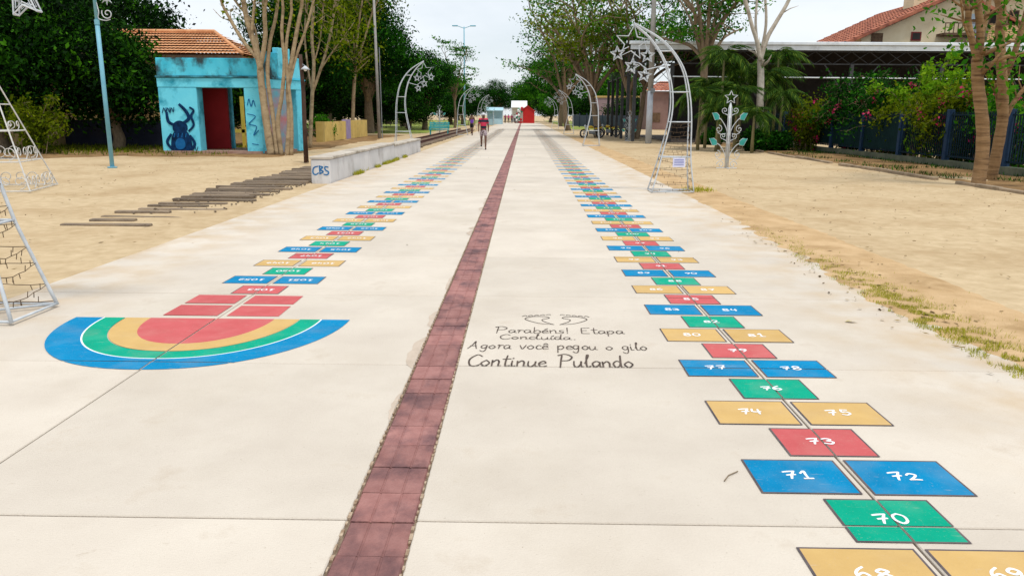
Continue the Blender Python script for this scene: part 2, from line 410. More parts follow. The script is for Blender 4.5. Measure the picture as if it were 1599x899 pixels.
WORN = [(17, PM_)]+[(yw, {q: worn('worn_%d_' % yw+q, m_, lo) for q, m_ in PM_.items()}) for yw, lo in ((20, .56), (24, .50), (30, .45), (200, .40))]; PWF = WORN[-1][1]

DIG = {
 '0': [[(.5,1),(.15,.8),(.1,.35),(.45,.0),(.85,.25),(.88,.75),(.5,1)]],
 '1': [[(.15,.7),(.5,1),(.48,.5),(.5,0)],[(.2,.0),(.85,.02)]],
 '2': [[(.12,.75),(.4,1),(.8,.82),(.6,.45),(.1,.02)],[(.1,.02),(.5,.05),(.92,.0)]],
 '3': [[(.12,.9),(.5,1),(.82,.8),(.42,.55)],[(.42,.55),(.88,.35),(.6,.0),(.1,.12)]],
 '4': [[(.25,1),(.15,.5),(.55,.42),(.9,.48)],[(.75,.9),(.7,.4),(.68,0)]],
 '5': [[(.85,.97),(.3,1)],[(.3,1),(.22,.55),(.6,.6),(.88,.3),(.5,.0),(.1,.1)]],
 '6': [[(.75,1),(.3,.7),(.12,.3),(.45,.0),(.85,.2),(.6,.5),(.2,.32)]],
 '7': [[(.05,.88),(.4,.95),(.9,1)],[(.9,1),(.6,.5),(.4,0)],[(.2,.45),(.55,.5),(.85,.52)]],
 '8': [[(.5,.52),(.15,.75),(.5,1),(.85,.78),(.5,.52),(.1,.25),(.5,0),(.9,.25),(.5,.52)]],
 '9': [[(.85,.75),(.5,.5),(.15,.72),(.5,1),(.85,.8),(.75,.4),(.4,0)]],
}
def ribbon(mb, pts, wd, nrm=Vector((0,0,1)), lift=.0003):
    """flat brush stroke along pts, rising slightly so that a crossing never lies in one plane"""
    pts = [Vector(p) for p in pts]; m = len(pts); vs = []
    for i, p in enumerate(pts):
        d = pts[min(i+1,m-1)]-pts[max(i-1,0)]
        if d.length < 1e-7: d = Vector((1,0,0))
        d.normalize(); sd = nrm.cross(d).normalized(); e = nrm*(lift*i/m)
        t = wd*.5*(.75+.25*math.sin(math.pi*min(1,(i+.6)/m)))
        q = p+e
        if i == 0: q = q-d*wd*.3
        if i == m-1: q = q+d*wd*.3
        vs += [q+sd*t, q-sd*t]
    mb.add(vs, [(2*i, 2*i+1, 2*i+3, 2*i+2) for i in range(m-1)])
def write(txt, ox, oy, cw, ch, wd, font, z, flip=1, slant=0., jit=.04, rng=random):
    mb = MB(); x = 0; k = 0
    for chn in txt:
        if chn == ' ': x += .7; continue
        g_ = font[chn]; adv = 1.15
        if isinstance(g_, tuple): adv, g_ = g_
        js, jx = 1+rng.uniform(-jit, jit)*2, rng.uniform(-jit, jit)
        for st in g_:
            p = cr([Vector((a, b, 0)) for a, b in st], 5)
            p = [Vector((ox+flip*((x+q.x+jx+slant*q.y)*cw), oy+flip*q.y*js*ch, z+.0004*(k % 5))) for q in p]
            ribbon(mb, p, wd); k += 1
        x += adv
    return mb
def text_width(t, font): return sum(.7 if c == ' ' else (font[c][0] if isinstance(font[c], tuple) else 1.15) for c in t)

def hop_row(parent, kind, y0, dep, xc, nums, flip, detail, mass):
    half = .455; gap = .045
    spans = [(xc-half/2, xc+half/2)] if kind in 'gr' else [(xc-gap/2-half, xc-gap/2), (xc+gap/2, xc+gap/2+half)]
    for (a, b), nmb in zip(spans, nums):
        j = [random.uniform(-.006, .006) for _ in range(4)]; x0, x1, yy0, yy1 = a+j[0], b+j[1], y0+j[2], y0+dep+j[3]
        if mass is not None:
            mass[kind].append(rect(x0, x1, yy0, yy1)); continue
        t = .010 if y0 < 9 else .007
        s = paint('square', [rect(x0+t, x1-t, yy0+t, yy1-t) if y0 < 22 else rect(x0, x1, yy0, yy1)], next(m_ for yw, m_ in WORN if y0 < yw)[kind], parent)
        if y0 < 18: paint('outline', ring(x0, x1, yy0, yy1, t), PKD, s)
        if detail:
            txt = str(nmb); cw = .062 if len(txt) < 3 else .058; ch = .072; tw = text_width(txt, DIG)*cw
            if flip > 0: mb = write(txt, (x0+x1)/2-tw*.5, (yy0+yy1)/2-ch*.42, cw, ch, .0132, DIG, .0042, jit=.08)
            else: mb = write(txt, (x0+x1)/2+tw*.5, (yy0+yy1)/2+ch*.5, cw, ch, .0132, DIG, .0042, flip=-1, jit=.08)
            mb.build('number', PKW, s, world=False, fix=False)
random.seed(3)
hr = thing('hopscotch', 'long painted hopscotch counting up from 68 along the right of the path', 'hopscotch', (0,0,0))
n_ = 68; y = 2.385; cyc = 'ogbr'; i = 0; cnt = 0; mass = None
while y < 92:
    kd = cyc[i % 4]; c = 1 if kd in 'gr' else 2
    if cnt > 285 and mass is None: mass = {q: [] for q in 'ogbr'}
    hop_row(hr, kd, y, .352, 1.567, range(n_, n_+c), 1, y < 21, mass)
    n_ += c; cnt += c; i += 1; y += .396
for q in mass: paint('square', mass[q], PWF[q], hr)['kind'] = 'stuff'
hl = thing('hopscotch', 'long painted hopscotch on the left ending in the rainbow half circle', 'hopscotch', (0,0,0))
n_ = 1053; y = 6.95; cyc = 'rbgo'; i = 0; cnt = 0; mass = None
while y < 92:
    kd = cyc[i % 4]; c = 1 if kd in 'gr' else 2
    if cnt > 285 and mass is None: mass = {q: [] for q in 'ogbr'}
    nums = [n_] if c == 1 else [n_, n_-1]
    hop_row(hl, kd, y, .357, -2.503, nums, -1, y < 21, mass)
    n_ -= c; cnt += c; i += 1; y += .4505
if mass:
    for q in mass: paint('square', mass[q], PWF[q], hl)['kind'] = 'stuff'
for x0, x1, y0, y1 in ((-2.99,-2.545,6.575,6.895), (-2.465,-2.02,6.565,6.885), (-2.99,-2.535,6.155,6.51), (-2.455,-2.02,6.15,6.50)):
    paint('square', [rect(x0, x1, y0, y1)], PR, hl)
ES = [(1.128,1.295), (.900,1.070), (.888,1.058), (.722,.90), (.715,.892), (.51,.712)]
def half_band(a, b, n=40):
    cx, cy = -2.535, 6.065; P_ = []
    for i in range(n):
        t0, t1 = math.pi+math.pi*i/n, math.pi+math.pi*(i+1)/n
        q = lambda e, t: (cx+e[0]*math.copysign(abs(math.cos(t))**.92, math.cos(t)), cy+e[1]*math.sin(t))
        P_.append([q(a,t0), q(a,t1), q(b,t1), q(b,t0)] if b else [(cx+.0, cy), q(a,t0), q(a,t1)])
    return P_
tg = paint('target_band', half_band(ES[0], ES[1]), PB, hl); tg['label'] = 'outer blue band'
paint('band_line', half_band(ES[1], ES[2]), PKW, hl)
paint('target_band', half_band(ES[2], ES[3]), PG, hl)['label'] = 'green band'
paint('target_band', half_band(ES[4], ES[5]), PO, hl)['label'] = 'yellow band'
paint('target_centre', half_band(ES[5], None), PR, hl)['label'] = 'red half disc'

LET = {
 'P': (1.05, [[(.05,.95),(.25,1),(.22,.5),(.2,-.05)],[(.0,.98),(.5,1.08),(.95,.85),(.75,.55),(.25,.5)]]),
 'a': (.72, [[(.55,.42),(.3,.52),(.06,.3),(.2,.02),(.5,.2),(.56,.45),(.55,.1),(.72,.03)]]),
 'r': (.58, [[(.05,.45),(.2,.5),(.16,.02)],[(.17,.3),(.35,.5),(.55,.46)]]),
 'b': (.7, [[(.1,1),(.1,.5),(.1,.03),(.45,.0),(.6,.28),(.35,.48),(.12,.3)]]),
 'e': (.62, [[(.08,.25),(.5,.32),(.35,.52),(.06,.3),(.2,.02),(.58,.08)]]),
 'é': (.62, [[(.08,.25),(.5,.32),(.35,.52),(.06,.3),(.2,.02),(.58,.08)],[(.25,.65),(.5,.85)]]),
 'ê': (.62, [[(.08,.25),(.5,.32),(.35,.52),(.06,.3),(.2,.02),(.58,.08)],[(.12,.65),(.32,.82),(.52,.65)]]),
 'n': (.72, [[(.06,.48),(.1,.02)],[(.1,.3),(.35,.52),(.52,.35),(.52,.05),(.7,.03)]]),
 's': (.55, [[(.48,.48),(.15,.46),(.2,.28),(.45,.2),(.3,.0),(.05,.05)]]),
 '!': (.5, [[(.2,1),(.2,.3)],[(.2,.08),(.21,.0)]]),
 'E': (.85, [[(.75,1),(.1,.95)],[(.1,.95),(.08,.5),(.1,.02)],[(.1,.02),(.7,.0)],[(.1,.5),(.5,.52)]]),
 't': (.55, [[(.28,.95),(.24,.4),(.3,.02),(.55,.06)],[(.03,.62),(.55,.66)]]),
 'p': (.7, [[(.08,.48),(.1,-.4)],[(.1,.3),(.35,.52),(.6,.3),(.35,.0),(.1,.12)]]),
 'C': (.95, [[(.85,.85),(.5,1.02),(.08,.6),(.2,.1),(.55,-.02),(.9,.15)]]),
 'o': (.68, [[(.35,.5),(.06,.25),(.32,.0),(.6,.25),(.35,.5)]]),
 'c': (.58, [[(.5,.42),(.25,.5),(.06,.24),(.25,.0),(.55,.08)]]),
 'l': (.45, [[(.05,.3),(.3,.95),(.2,1.0),(.15,.3),(.22,.02),(.45,.08)]]),
 'u': (.72, [[(.06,.48),(.08,.1),(.3,.0),(.52,.25),(.54,.48),(.54,.1),(.72,.03)]]),
 'í': (.38, [[(.12,.48),(.14,.05),(.36,.05)],[(.15,.65),(.35,.85)]]),
 'i': (.38, [[(.12,.48),(.14,.05),(.36,.05)],[(.14,.68),(.17,.72)]]),
 'd': (.75, [[(.55,.42),(.3,.52),(.06,.3),(.2,.02),(.5,.2),(.6,1.0),(.56,.1),(.75,.03)]]),
 '.': (.4, [[(.12,.03),(.2,.04)]]),
 'A': (1.0, [[(.0,.0),(.3,.5),(.5,1.05),(.55,.6),(.75,.0)],[(.15,.38),(.7,.4)]]),
 'g': (.72, [[(.55,.42),(.3,.52),(.06,.3),(.25,.05),(.5,.2),(.56,.48),(.5,-.2),(.3,-.4),(.05,-.25)]]),
 'v': (.62, [[(.03,.5),(.25,.02),(.45,.3),(.55,.52)]]),
}
tx = thing('painted_message', 'handwritten black message beginning Parabéns painted beside the red strip', 'lettering', (.2, 5.4, 0))
random.seed(9)
for t, x0, x1, y, h, wd, sl_ in (('Parabéns! Etapa', -.21, .80, 5.735, .165, .009, .05), ('Concluída.', -.165, .42, 5.565, .125, .009, .05),
                            ('Agora você pegou o gilo', -.385, .915, 5.315, .185, .009, .1), ('Continue Pulando', -.375, .765, 4.925, .245, .013, .15)):
    cw = (x1-x0)/text_width(t, LET)
    for word in t.split(' '):
        write(word, x0, y, cw, h, wd, LET, .0035, slant=sl_).build('word', PBK, tx, fix=False); x0 += cw*(text_width(word, LET)+.7)
for sx, cx in ((1, .13), (-1, .44)):
    f = MB(); k = 0
    def st(p, wd=.009):
        global k_
        ribbon(f, cr([Vector((cx+sx*a, 6.02+b, .0035+.0007*(len(f.v) % 5))) for a, b in p], 6), wd)
    st([(.13,-.03),(.02,.0),(-.07,.08),(-.10,.15),(-.03,.215),(.07,.21),(.10,.17),(.04,.12),(.06,.05),(.13,-.03)])
    for q in range(5): st([(-.125+q*.05,.215+.012*q),(-.10+q*.05,.245+.009*q),(-.085+q*.05,.222+.011*q)])
    f.build('footprint', PBK, tx, fix=False)
# ================================================================ BUILDINGS
def tile_roof(mb, A, B, C, D, rows, cols, lift=.05, amp=.045):
    """stepped courses of barrel tiles on the patch A-B (eave) to D-C (ridge)"""
    A, B, C, D = map(Vector, (A, B, C, D)); nrm = (B-A).cross(D-A)
    nrm.normalize()
    if nrm.z < 0: nrm = -nrm
    for r in range(rows):
        t0, t1 = r/rows, (r+1.25)/rows; k = len(mb.v); n = cols*4
        for t, lf in ((t0, lift), (t1, 0.)):
            L_, R_ = A.lerp(D, min(t, 1)), B.lerp(C, min(t, 1))
            for i in range(n+1):
                mb.v.append(tuple(L_.lerp(R_, i/n)+nrm*(lf+amp*abs(math.sin(math.pi*i/4)))))
        mb.f += [(k+i, k+i+1, k+n+2+i, k+n+1+i) for i in range(n)]
tiles_m = pm('roof_tiles', (.60,.27,.12), (.72,.38,.19), 3.5, .85, .5, 20, c3=(.44,.17,.07), s3=1.3, t3=(.5,.75))
tiles_d = pm('roof_tiles_dark', (.33,.095,.055), (.46,.18,.105), 2.5, .85, .5, 20, c3=(.16,.05,.035), s3=1.2, t3=(.48,.66))
tiles_y = pm('roof_tiles_ochre', (.33,.20,.09), (.46,.31,.16), 3.5, .85, .5, 20, c3=(.20,.12,.06), s3=1.2, t3=(.5,.7))
cream = pm('cream_render', (.66,.55,.36), (.74,.64,.45), 1.2, .9, .2, 30, c3=(.50,.39,.24), s3=.8, t3=(.58,.8))
ochre = pm('ochre_render', (.40,.28,.12), (.52,.38,.18), 1.2, .9, .2, 30, c3=(.2,.13,.06), s3=.8, t3=(.52,.8))
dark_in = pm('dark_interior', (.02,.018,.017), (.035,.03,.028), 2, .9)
timber = pm('timber', (.085,.05,.03), (.16,.10,.06), 4, .85, .5, 20)
steel_w = pm('white_steel', (.46,.50,.54), (.60,.64,.68), 9, .5, .1, 60, c3=(.45,.36,.28), s3=16, t3=(.64,.75), metal=.0)
steel_g = pm('grey_steel', (.19,.21,.23), (.30,.32,.34), 5, .5, metal=.3)

def blue_kiosk():
    bl = pm('kiosk_blue', (.12,.60,.80), (.18,.70,.86), 1.1, .85, .25, 25, c3=(.01,.26,.38), s3=1.6, t3=(.5,.72))
    bl2 = pm('kiosk_parapet', (.03,.42,.60), (.11,.62,.80), 1.0, .85, .3, 25, c3=(.03,.055,.06), s3=1.2, t3=(.47,.62), stretch=(1,1,.8))
    red = pm('kiosk_red', (.23,.008,.01), (.34,.015,.018), .9, .8)
    k = thing('kiosk', 'flat roofed turquoise kiosk with graffiti and a dark red inner wall', 'kiosk', (-12.8, 33.6, 0))
    Y0, TH = 32.15, .62
    A = Vector((-14.94, Y0)); B = Vector((-10.75, Y0)); C = Vector((-9.78, 35.2)); D = Vector((-14.8, 35.4))
    def seg(name, mat, p, q, t0, t1, z0, z1, th, inset=0):
        a = p.lerp(q, t0); b = p.lerp(q, t1); d = (q-p).normalized(); nn = Vector((-d.y, d.x)); a = a+nn*(th/2+inset); b = b+nn*(th/2+inset); zm = (z0+z1)/2
        return MB().bar((a.x, a.y, zm), (b.x, b.y, zm), th, z1-z0).build(name, mat, k, bevel=.02)
    f = lambda X: (X-A.x)/(B.x-A.x)
    lp = seg('pillar', bl, A, B, 0, f(-13.36), 0, 2.64, TH); lp['label'] = 'left pillar sprayed with a dark blue horned figure'
    rp_ = seg('pillar', bl, A, B, f(-11.42), 1, 0, 2.64, TH)
    seg('lintel', bl, A, B, -.004, 1.003, 2.64, 3.02, TH+.03, -.015)
    cornice_dark = pm('kiosk_cornice', (.02,.06,.07), (.06,.33,.43), 3.2, .9)  # dark teal mottle over the whole front cornice
    seg('cornice', cornice_dark, A, B, -.012, 1.01, 3.02, 3.10, TH+.14, -.07)
    seg('parapet', bl2, A, B, 0, 1, 3.10, 3.80, .26)
    # right side with the taller stepped parapet
    pk = pm('kiosk_pink', (.52,.20,.22), (.10,.44,.56), 1.6, .85)
    seg('side_wall', pk, B, C, .135, .66, 0, 2.64, .32); seg('pillar', bl, B, C, .80, 1.0, 0, 2.64, .36)
    seg('lintel', bl, B, C, 0.135, 1.003, 2.64, 3.02, .38, -.015); seg('cornice', bl2, B, C, 0.12, 1.01, 3.02, 3.10, .44, -.05)
    seg('parapet', bl2, B, C, .10, .42, 3.10, 4.10, .26); seg('parapet', bl, B, C, .42, .70, 3.10, 4.32, .26); seg('parapet', bl, B, C, .70, 1.0, 3.10, 3.98, .26)
    seg('parapet', bl2, C, D, .0, 1.0, 3.10, 3.75, .22); seg('parapet', bl2, D, A, .0, 1, 3.10, 3.75, .22)
    seg('back_wall', bl, C, D, .0, .42, 0, 2.98, .25); seg('back_wall', bl, C, D, .66, 1, 0, 2.98, .25); seg('back_wall', bl, D, A, 0, .86, 0, 2.98, .25)
    MB().prism([(-14.7,32.6),(-10.9,32.6),(-10.1,34.9),(-14.6,35.1)], 'z', 2.98, 3.09).build('roof_slab', bl2, k)  # unseen slab, added to keep the inside dark
    MB().prism([(-14.9,32.1),(-10.8,32.1),(-9.9,35.2),(-14.8,35.4)], 'z', -.05, .10).build('floor_step', pm('kiosk_floor', (.30,.17,.13), (.42,.28,.22), 3, .9), k)
    x0, x1 = at(300,190,33.9).x, at(357,190,33.9).x
    MB().box(x0, x1, 33.9, 34.05, .1, 2.97).build('inner_wall', red, k)
    x0, x1 = at(358,190,34.6).x, at(364.5,190,34.6).x
    MB().box(x0, x1, 34.5, 34.7, .1, 2.97).build('inner_post', bl, k)
    yel = pm('yellow_paint', (.62,.44,.05), (.72,.53,.10), 2, .7)
    a, b = at(373,140,37.2), at(378,140,37.2)
    MB().box(a.x, b.x, 37.2, 37.3, 0, 2.4).build('yellow_post', yel, k); MB().box(a.x-.6, b.x+.5, 37.2, 37.3, .72, .88).build('yellow_rail', yel, k)
    # sprayed figure and scrawls
    ink = pm('spray_blue', (.004,.014,.04), (.008,.045,.14), 6, .8, spec=.05); lt = pm('spray_light', (.01,.10,.30), (.02,.17,.38), 5, .8, spec=.05)
    nrm = Vector((0,-1,0)); ctr = [0]
    def st(mb, pts, wd, closed=False):
        ctr[0] += 1; yy = Y0-.018-.0012*(ctr[0] % 9)
        ribbon(mb, [Vector((q.x, yy, q.y)) for q in cr([Vector((u, v, 0)) for u, v in pts], 5)], wd, nrm, .001)
    def sol(mb, pts):
        ctr[0] += 1; yy = Y0-.018-.0012*(ctr[0] % 9); kk = len(mb.v)
        q = cr([Vector((u, v, 0)) for u, v in pts], 4, True); mb.v += [(p.x, yy, p.y) for p in q]; mb.f.append(tuple(range(kk, kk+len(q))))
    gx = -14.15
    g = MB(); P_ = lambda pts: [(gx+a, b) for a, b in pts]
    sol(g, P_([(-.35,.08),(.38,.08),(.44,.45),(.30,.85),(.0,.98),(-.28,.85),(-.42,.45)]))      # body
    sol(g, P_([(-.30,.95),(-.26,1.2),(0,1.32),(.28,1.18),(.30,.95),(.1,.82),(-.15,.82)]))      # head
    st(g, P_([(-.24,1.14),(-.46,1.28),(-.50,1.62)]), .13); st(g, P_([(.16,1.22),(.40,1.42),(.28,1.72),(.06,1.95)]), .14)
    st(g, P_([(.36,.9),(.58,1.15),(.50,1.5),(.62,1.72),(.48,1.84)]), .10); st(g, P_([(-.40,.75),(-.58,.45),(-.40,.15)]), .12); st(g, P_([(.40,.7),(.56,.4),(.42,.12)]), .12)
    g.build('graffiti', ink, lp, fix=False)
    g = MB()
    sol(g, P_([(-.2,.2),(.0,.16),(.16,.28),(.12,.55),(-.1,.6),(-.24,.42)])); sol(g, P_([(-.18,1.0),(-.08,1.1),(.02,1.02)])); sol(g, P_([(.06,1.02),(.16,1.1),(.22,1.0)]))
    for q in range(4): st(g, P_([(-.28+.16*q,.65),(-.24+.16*q,.8)]), .04)
    g.build('graffiti', lt, lp, fix=False)
    g = MB()
    for u in range(3): st(g, P_([(-.68+u*.16,1.62),(-.60+u*.16,1.82),(-.54+u*.16,1.66),(-.50+u*.16,1.84)]), .035)
    st(g, P_([(.45,.1),(.55,.3),(.6,.1),(.68,.26)]), .03)
    g.build('graffiti', ink, lp, fix=False)
    g = MB()
    st(g, [(-11.3,1.95),(-11.22,2.2),(-11.15,1.9),(-11.05,2.15),(-10.98,1.9)], .04); st(g, [(-11.32,1.6),(-11.0,1.5),(-11.28,1.2),(-10.98,1.1),(-11.12,.75),(-10.9,.95)], .04)
    st(g, [(-11.2,.4),(-10.95,.36)], .035); g.build('graffiti', lt, rp_, fix=False)
blue_kiosk()

def house_left():
    h = thing('house', 'house with a hipped orange tile roof behind the turquoise kiosk', 'house', (-20, 48, 0))
    e0, e1 = at(90,90,45.5), at(378,86,45.5); r0, r1 = at(150,52,49), at(335,52,49); r0.z = r1.z; e0.z = e1.z
    b1 = Vector((e1.x, 52.5, e1.z)); b0 = Vector((e0.x, 52.5, e1.z))
    rf = MB(); tile_roof(rf, e0, e1, r1, r0, 9, 40, .10, .02); o = rf.build('roof', tiles_m, h, fix=False, kind='stuff')
    rf = MB(); tile_roof(rf, e1, b1, r1+Vector((0,.01,0)), r1, 9, 20, .10, .02); rf.build('roof', tiles_m, h, fix=False, kind='stuff')
    rf = MB(); tile_roof(rf, b1, b0, r0, r1, 10, 40); rf.build('roof', tiles_m, h, fix=False, kind='stuff')
    MB().tube([r0+Vector((0,0,.08)), r1+Vector((0,0,.08))], .13).tube([r1+Vector((0,0,.08)), e1+Vector((0,0,.08))], .12).build('ridge_tiles', tiles_m, h, smooth=True)
    MB().box(e0.x+.4, e1.x-.45, 46.0, 52.1, 0, e1.z+.02).build('wall', ochre, h)
    MB().box(e0.x, e1.x, 45.5, 45.56, e1.z-.16, e1.z-.01).build('eave_board', timber, h)
house_left()
def house_edge():
    h = thing('house', 'ochre house with a tile roof at the left edge behind the trees', 'house', (-27, 37, 0))
    e0, e1 = at(-120,131,36), at(52,131,36); r0, r1 = at(-110,88,39), at(50,88,39); e0.z = e1.z; r0.z = r1.z
    rf = MB(); tile_roof(rf, e0, e1, r1, r0, 9, 26); rf.build('roof', tiles_m, h, fix=False, kind='stuff')
    bk = Vector((0, 6.2, 0)); rf = MB(); tile_roof(rf, e1+bk, e0+bk, r0, r1, 9, 26); rf.build('roof', tiles_m, h, fix=False, kind='stuff')
    MB().box(e0.x+.3, e1.x-.35, 36.5, 41.7, 0, e1.z+.02).build('wall', ochre, h)
    MB().prism([(36.5, e1.z), (41.7, e1.z), (39.05, r1.z-.08)], 'x', e1.x-.5, e1.x-.36).build('gable', ochre, h)
    for x in (30,):
        p = at(x,180,36.4); w_ = MB().box(p.x-.5, p.x+.5, 36.42, 36.55, 1.1, 2.2).build('window', timber, h)
        MB().box(p.x-.42, p.x+.42, 36.405, 36.418, 1.18, 2.12).build('pane', pm('window_glass', (.03,.035,.04), None, 2, .1), w_)
house_edge()

def house_right():
    Y0 = 70.; h = thing('house', 'large cream house with a red tile gable rising above the shed roof', 'house', (44, 74, 0))
    ev = at(1322,66,Y0); pk = at(1500,-14,Y0); w_ = pk.x-ev.x; ev2 = Vector((pk.x+w_, Y0, ev.z)); bk = Vector((0, 15, 0))
    rf = MB(); tile_roof(rf, ev+bk, ev, pk, pk+bk, 13, 26, .07, .07); rf.build('roof', tiles_d, h, fix=False, kind='stuff')
    rf = MB(); tile_roof(rf, ev2, ev2+bk, pk+bk, pk, 13, 26, .07, .07); rf.build('roof', tiles_d, h, fix=False, kind='stuff')
    MB().bar(ev+Vector((0,-.05,-.08)), pk+Vector((0,-.05,-.08)), .14, .26).bar(ev2+Vector((0,-.05,-.08)), pk+Vector((0,-.05,-.08)), .14, .26).build('barge_board', tiles_d, h)
    i = 1.9; sl_ = (pk.z-ev.z)/w_; zt = lambda X: ev.z+(X-ev.x)*sl_-.32
    wl = at(1345,60,Y0+.6).x
    MB().prism([(wl, 0), (ev2.x-.8, 0), (ev2.x-.8, ev.z-.1), (pk.x, pk.z-.35), (wl, zt(wl))], 'y', Y0+.6, Y0+14).build('wall', cream, h)
    red = pm('shutter_red', (.16,.02,.02), (.22,.03,.03), 3, .7)
    a, b = at(1424,50,Y0+.5), at(1438,64,Y0+.5)
    q = MB().box(a.x, b.x, Y0+.52, Y0+.62, b.z, a.z).build('window', red, h); MB().box(a.x+.1, b.x-.1, Y0+.5, Y0+.525, b.z+.1, a.z-.1).build('pane', dark_in, q)
    a, b = at(1362,52,Y0+.5), at(1378,66,Y0+.5)
    q = MB().box(a.x, b.x, Y0+.52, Y0+.62, b.z, a.z).build('window', timber, h)
    # balcony with turned rails
    a, b = at(1476,34,Y0-.6), at(1505,66,Y0-.6)
    bal = MB().box(a.x, b.x+1.2, Y0-.7, Y0+.6, b.z+.55, b.z+.75).build('balcony', timber, h)
    for t in range(9): x = a.x+.05+t*(b.x+1.1-a.x)/8; MB().box(x-.03, x+.03, Y0-.68, Y0-.62, b.z+.75, b.z+1.5).build('baluster', timber, bal, bevel=0)
    MB().box(a.x, b.x+1.2, Y0-.7, Y0-.6, b.z+1.5, b.z+1.58).build('rail', timber, bal)
    a2, b2 = at(1512,22,Y0+.5), at(1530,60,Y0+.5)
    q = MB().box(a2.x, b2.x, Y0+.5, Y0+.62, b2.z, a2.z).build('door', pm('door_blue', (.35,.45,.55), (.45,.55,.62), 3, .6), h)
    # lower side roof
    A_, B_ = at(1540,66,Y0-2.5), at(1700,66,Y0-2.5); D_, C_ = at(1545,38,Y0+.5), at(1700,38,Y0+.5); A_.z = B_.z; D_.z = C_.z
    rf = MB(); tile_roof(rf, A_, B_, C_, D_, 8, 24, .06, .06); rf.build('porch_roof', tiles_y, h, fix=False, kind='stuff')
    for x in (A_.x+.3, (A_.x+B_.x)/2, B_.x-.3): MB().box(x-.15, x+.15, Y0-2.3, Y0-2.0, 0, A_.z).build('porch_post', cream, h)
    # taller wing on the right
    a3, b3 = at(1508,40,Y0+1.2), at(1800,40,Y0+1.2); zt3 = at(1560,-4,Y0+1.2).z
    MB().box(a3.x, b3.x, Y0+.55, Y0+12, 0, zt3).build('wing_wall', cream, h)
    A_, B_ = Vector((a3.x-.7, Y0-.2, zt3-.05)), Vector((b3.x, Y0-.2, zt3-.05)); rf = MB(); tile_roof(rf, A_, B_, B_+Vector((0,6.5,2.6)), A_+Vector((0,6.5,2.6)), 9, 26, .06, .06); rf.build('wing_roof', tiles_d, h, fix=False, kind='stuff')
    for px_ in (1552, 1583):
        q_ = at(px_, 28, Y0+.5); fw = MB().box(q_.x-.4, q_.x+.4, Y0+.45, Y0+.54, q_.z-.7, q_.z+.6).build('window', timber, h); MB().box(q_.x-.3, q_.x+.3, Y0+.435, Y0+.448, q_.z-.6, q_.z+.5).build('pane', dark_in, fw)
    # chimney on the left slope
    c = at(1436,6,Y0+5); MB().box(c.x-1.0, c.x+1.0, Y0+4, Y0+6, c.z-1.5, c.z+.9).build('chimney', cream, h)
    MB().box(c.x-1.1, c.x+1.1, Y0+3.9, Y0+6.1, c.z+.9, c.z+1.05).build('chimney_cap', tiles_y, h)
house_right()

def shed():
    Y0, Y1 = 50., 67.; s = thing('shed', 'long open shed with a white fascia and lattice trusses behind the blue fence', 'shed', (24, 60, 0))
    zt = at(1280,66,Y0).z; zb = at(1280,79,Y0).z; xl = at(985,72,Y0).x; xr = 52.
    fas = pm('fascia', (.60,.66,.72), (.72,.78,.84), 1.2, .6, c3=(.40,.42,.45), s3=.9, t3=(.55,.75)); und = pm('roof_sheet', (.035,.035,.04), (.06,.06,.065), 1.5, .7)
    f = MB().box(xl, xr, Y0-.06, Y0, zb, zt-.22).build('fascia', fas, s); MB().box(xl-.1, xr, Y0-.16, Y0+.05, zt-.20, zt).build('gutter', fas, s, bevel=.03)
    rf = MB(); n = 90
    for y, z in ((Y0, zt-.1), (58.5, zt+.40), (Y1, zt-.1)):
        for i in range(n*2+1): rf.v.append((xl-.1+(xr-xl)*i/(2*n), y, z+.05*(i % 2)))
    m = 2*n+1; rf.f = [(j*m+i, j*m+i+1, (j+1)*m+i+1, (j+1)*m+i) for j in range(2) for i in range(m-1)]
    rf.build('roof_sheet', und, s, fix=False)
    tr = pm('truss_paint', (.03,.032,.036), (.055,.058,.062), 4, .6)
    def truss(p, q, h, n):
        t = MB(); p = Vector(p); q = Vector(q); dn = Vector((0,0,-h)); t.bar(p, q, .07, .07); t.bar(p+dn, q+dn, .07, .07)
        for i in range(n):
            a = p.lerp(q, i/n); b = p.lerp(q, (i+1)/n); t.tube([a, b+dn], .022, 4); t.tube([a+dn, b], .022, 4)
        t.build('truss', tr, s)
    truss((xl+.5, Y0+.3, zb), (xl+.5, Y1, zb), 1.3, 14); truss((xl+.3, Y0+.35, zb-.05), (xr, Y0+.35, zb-.05), .75, 40)
    truss((xl+.5, Y1-.3, zb), (xl+16, Y1-.3, zb), 1.3, 12)
    xc = at(1046,180,Y0+.4).x
    for i in range(8):
        x = xc+i*5.6; MB().box(x-.11, x+.11, Y0+.25, Y0+.47, 0, zb-.8).build('column', tr, s)
        if i: MB().tube([(x, Y0+.36, 2.6), (x+1.7, Y0+.36, zb-.82)], .045, 5).tube([(x, Y0+.36, 2.6), (x-1.7, Y0+.36, zb-.82)], .045, 5).build('brace', tr, s)
    for i in range(6): MB().box(xl+.4, xl+.6, Y0+1+i*3.1, Y0+1.2+i*3.1, 0, zb-1.2).build('column', tr, s)
    zw = at(1350,122,Y0-.2).z; MB().tube([(xc, Y0+.1, zw+.03), (xr, Y0+.1, zw-.05)], .035, 6).build('tie_pipe', fas, s)
    MB().box(xc+1.6, xr, 58, 58.2, 0, zt+.25).build('back_wall', dark_in, s)  # near-black wall stands in for the shade inside the shed
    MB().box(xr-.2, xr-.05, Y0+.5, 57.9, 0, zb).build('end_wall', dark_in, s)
    MB().box(xc, xr, Y0+.3, Y1, -.05, .06).build('floor_slab', pm('shed_floor', (.10,.08,.07), (.16,.13,.11), 2, .9), s)
shed()

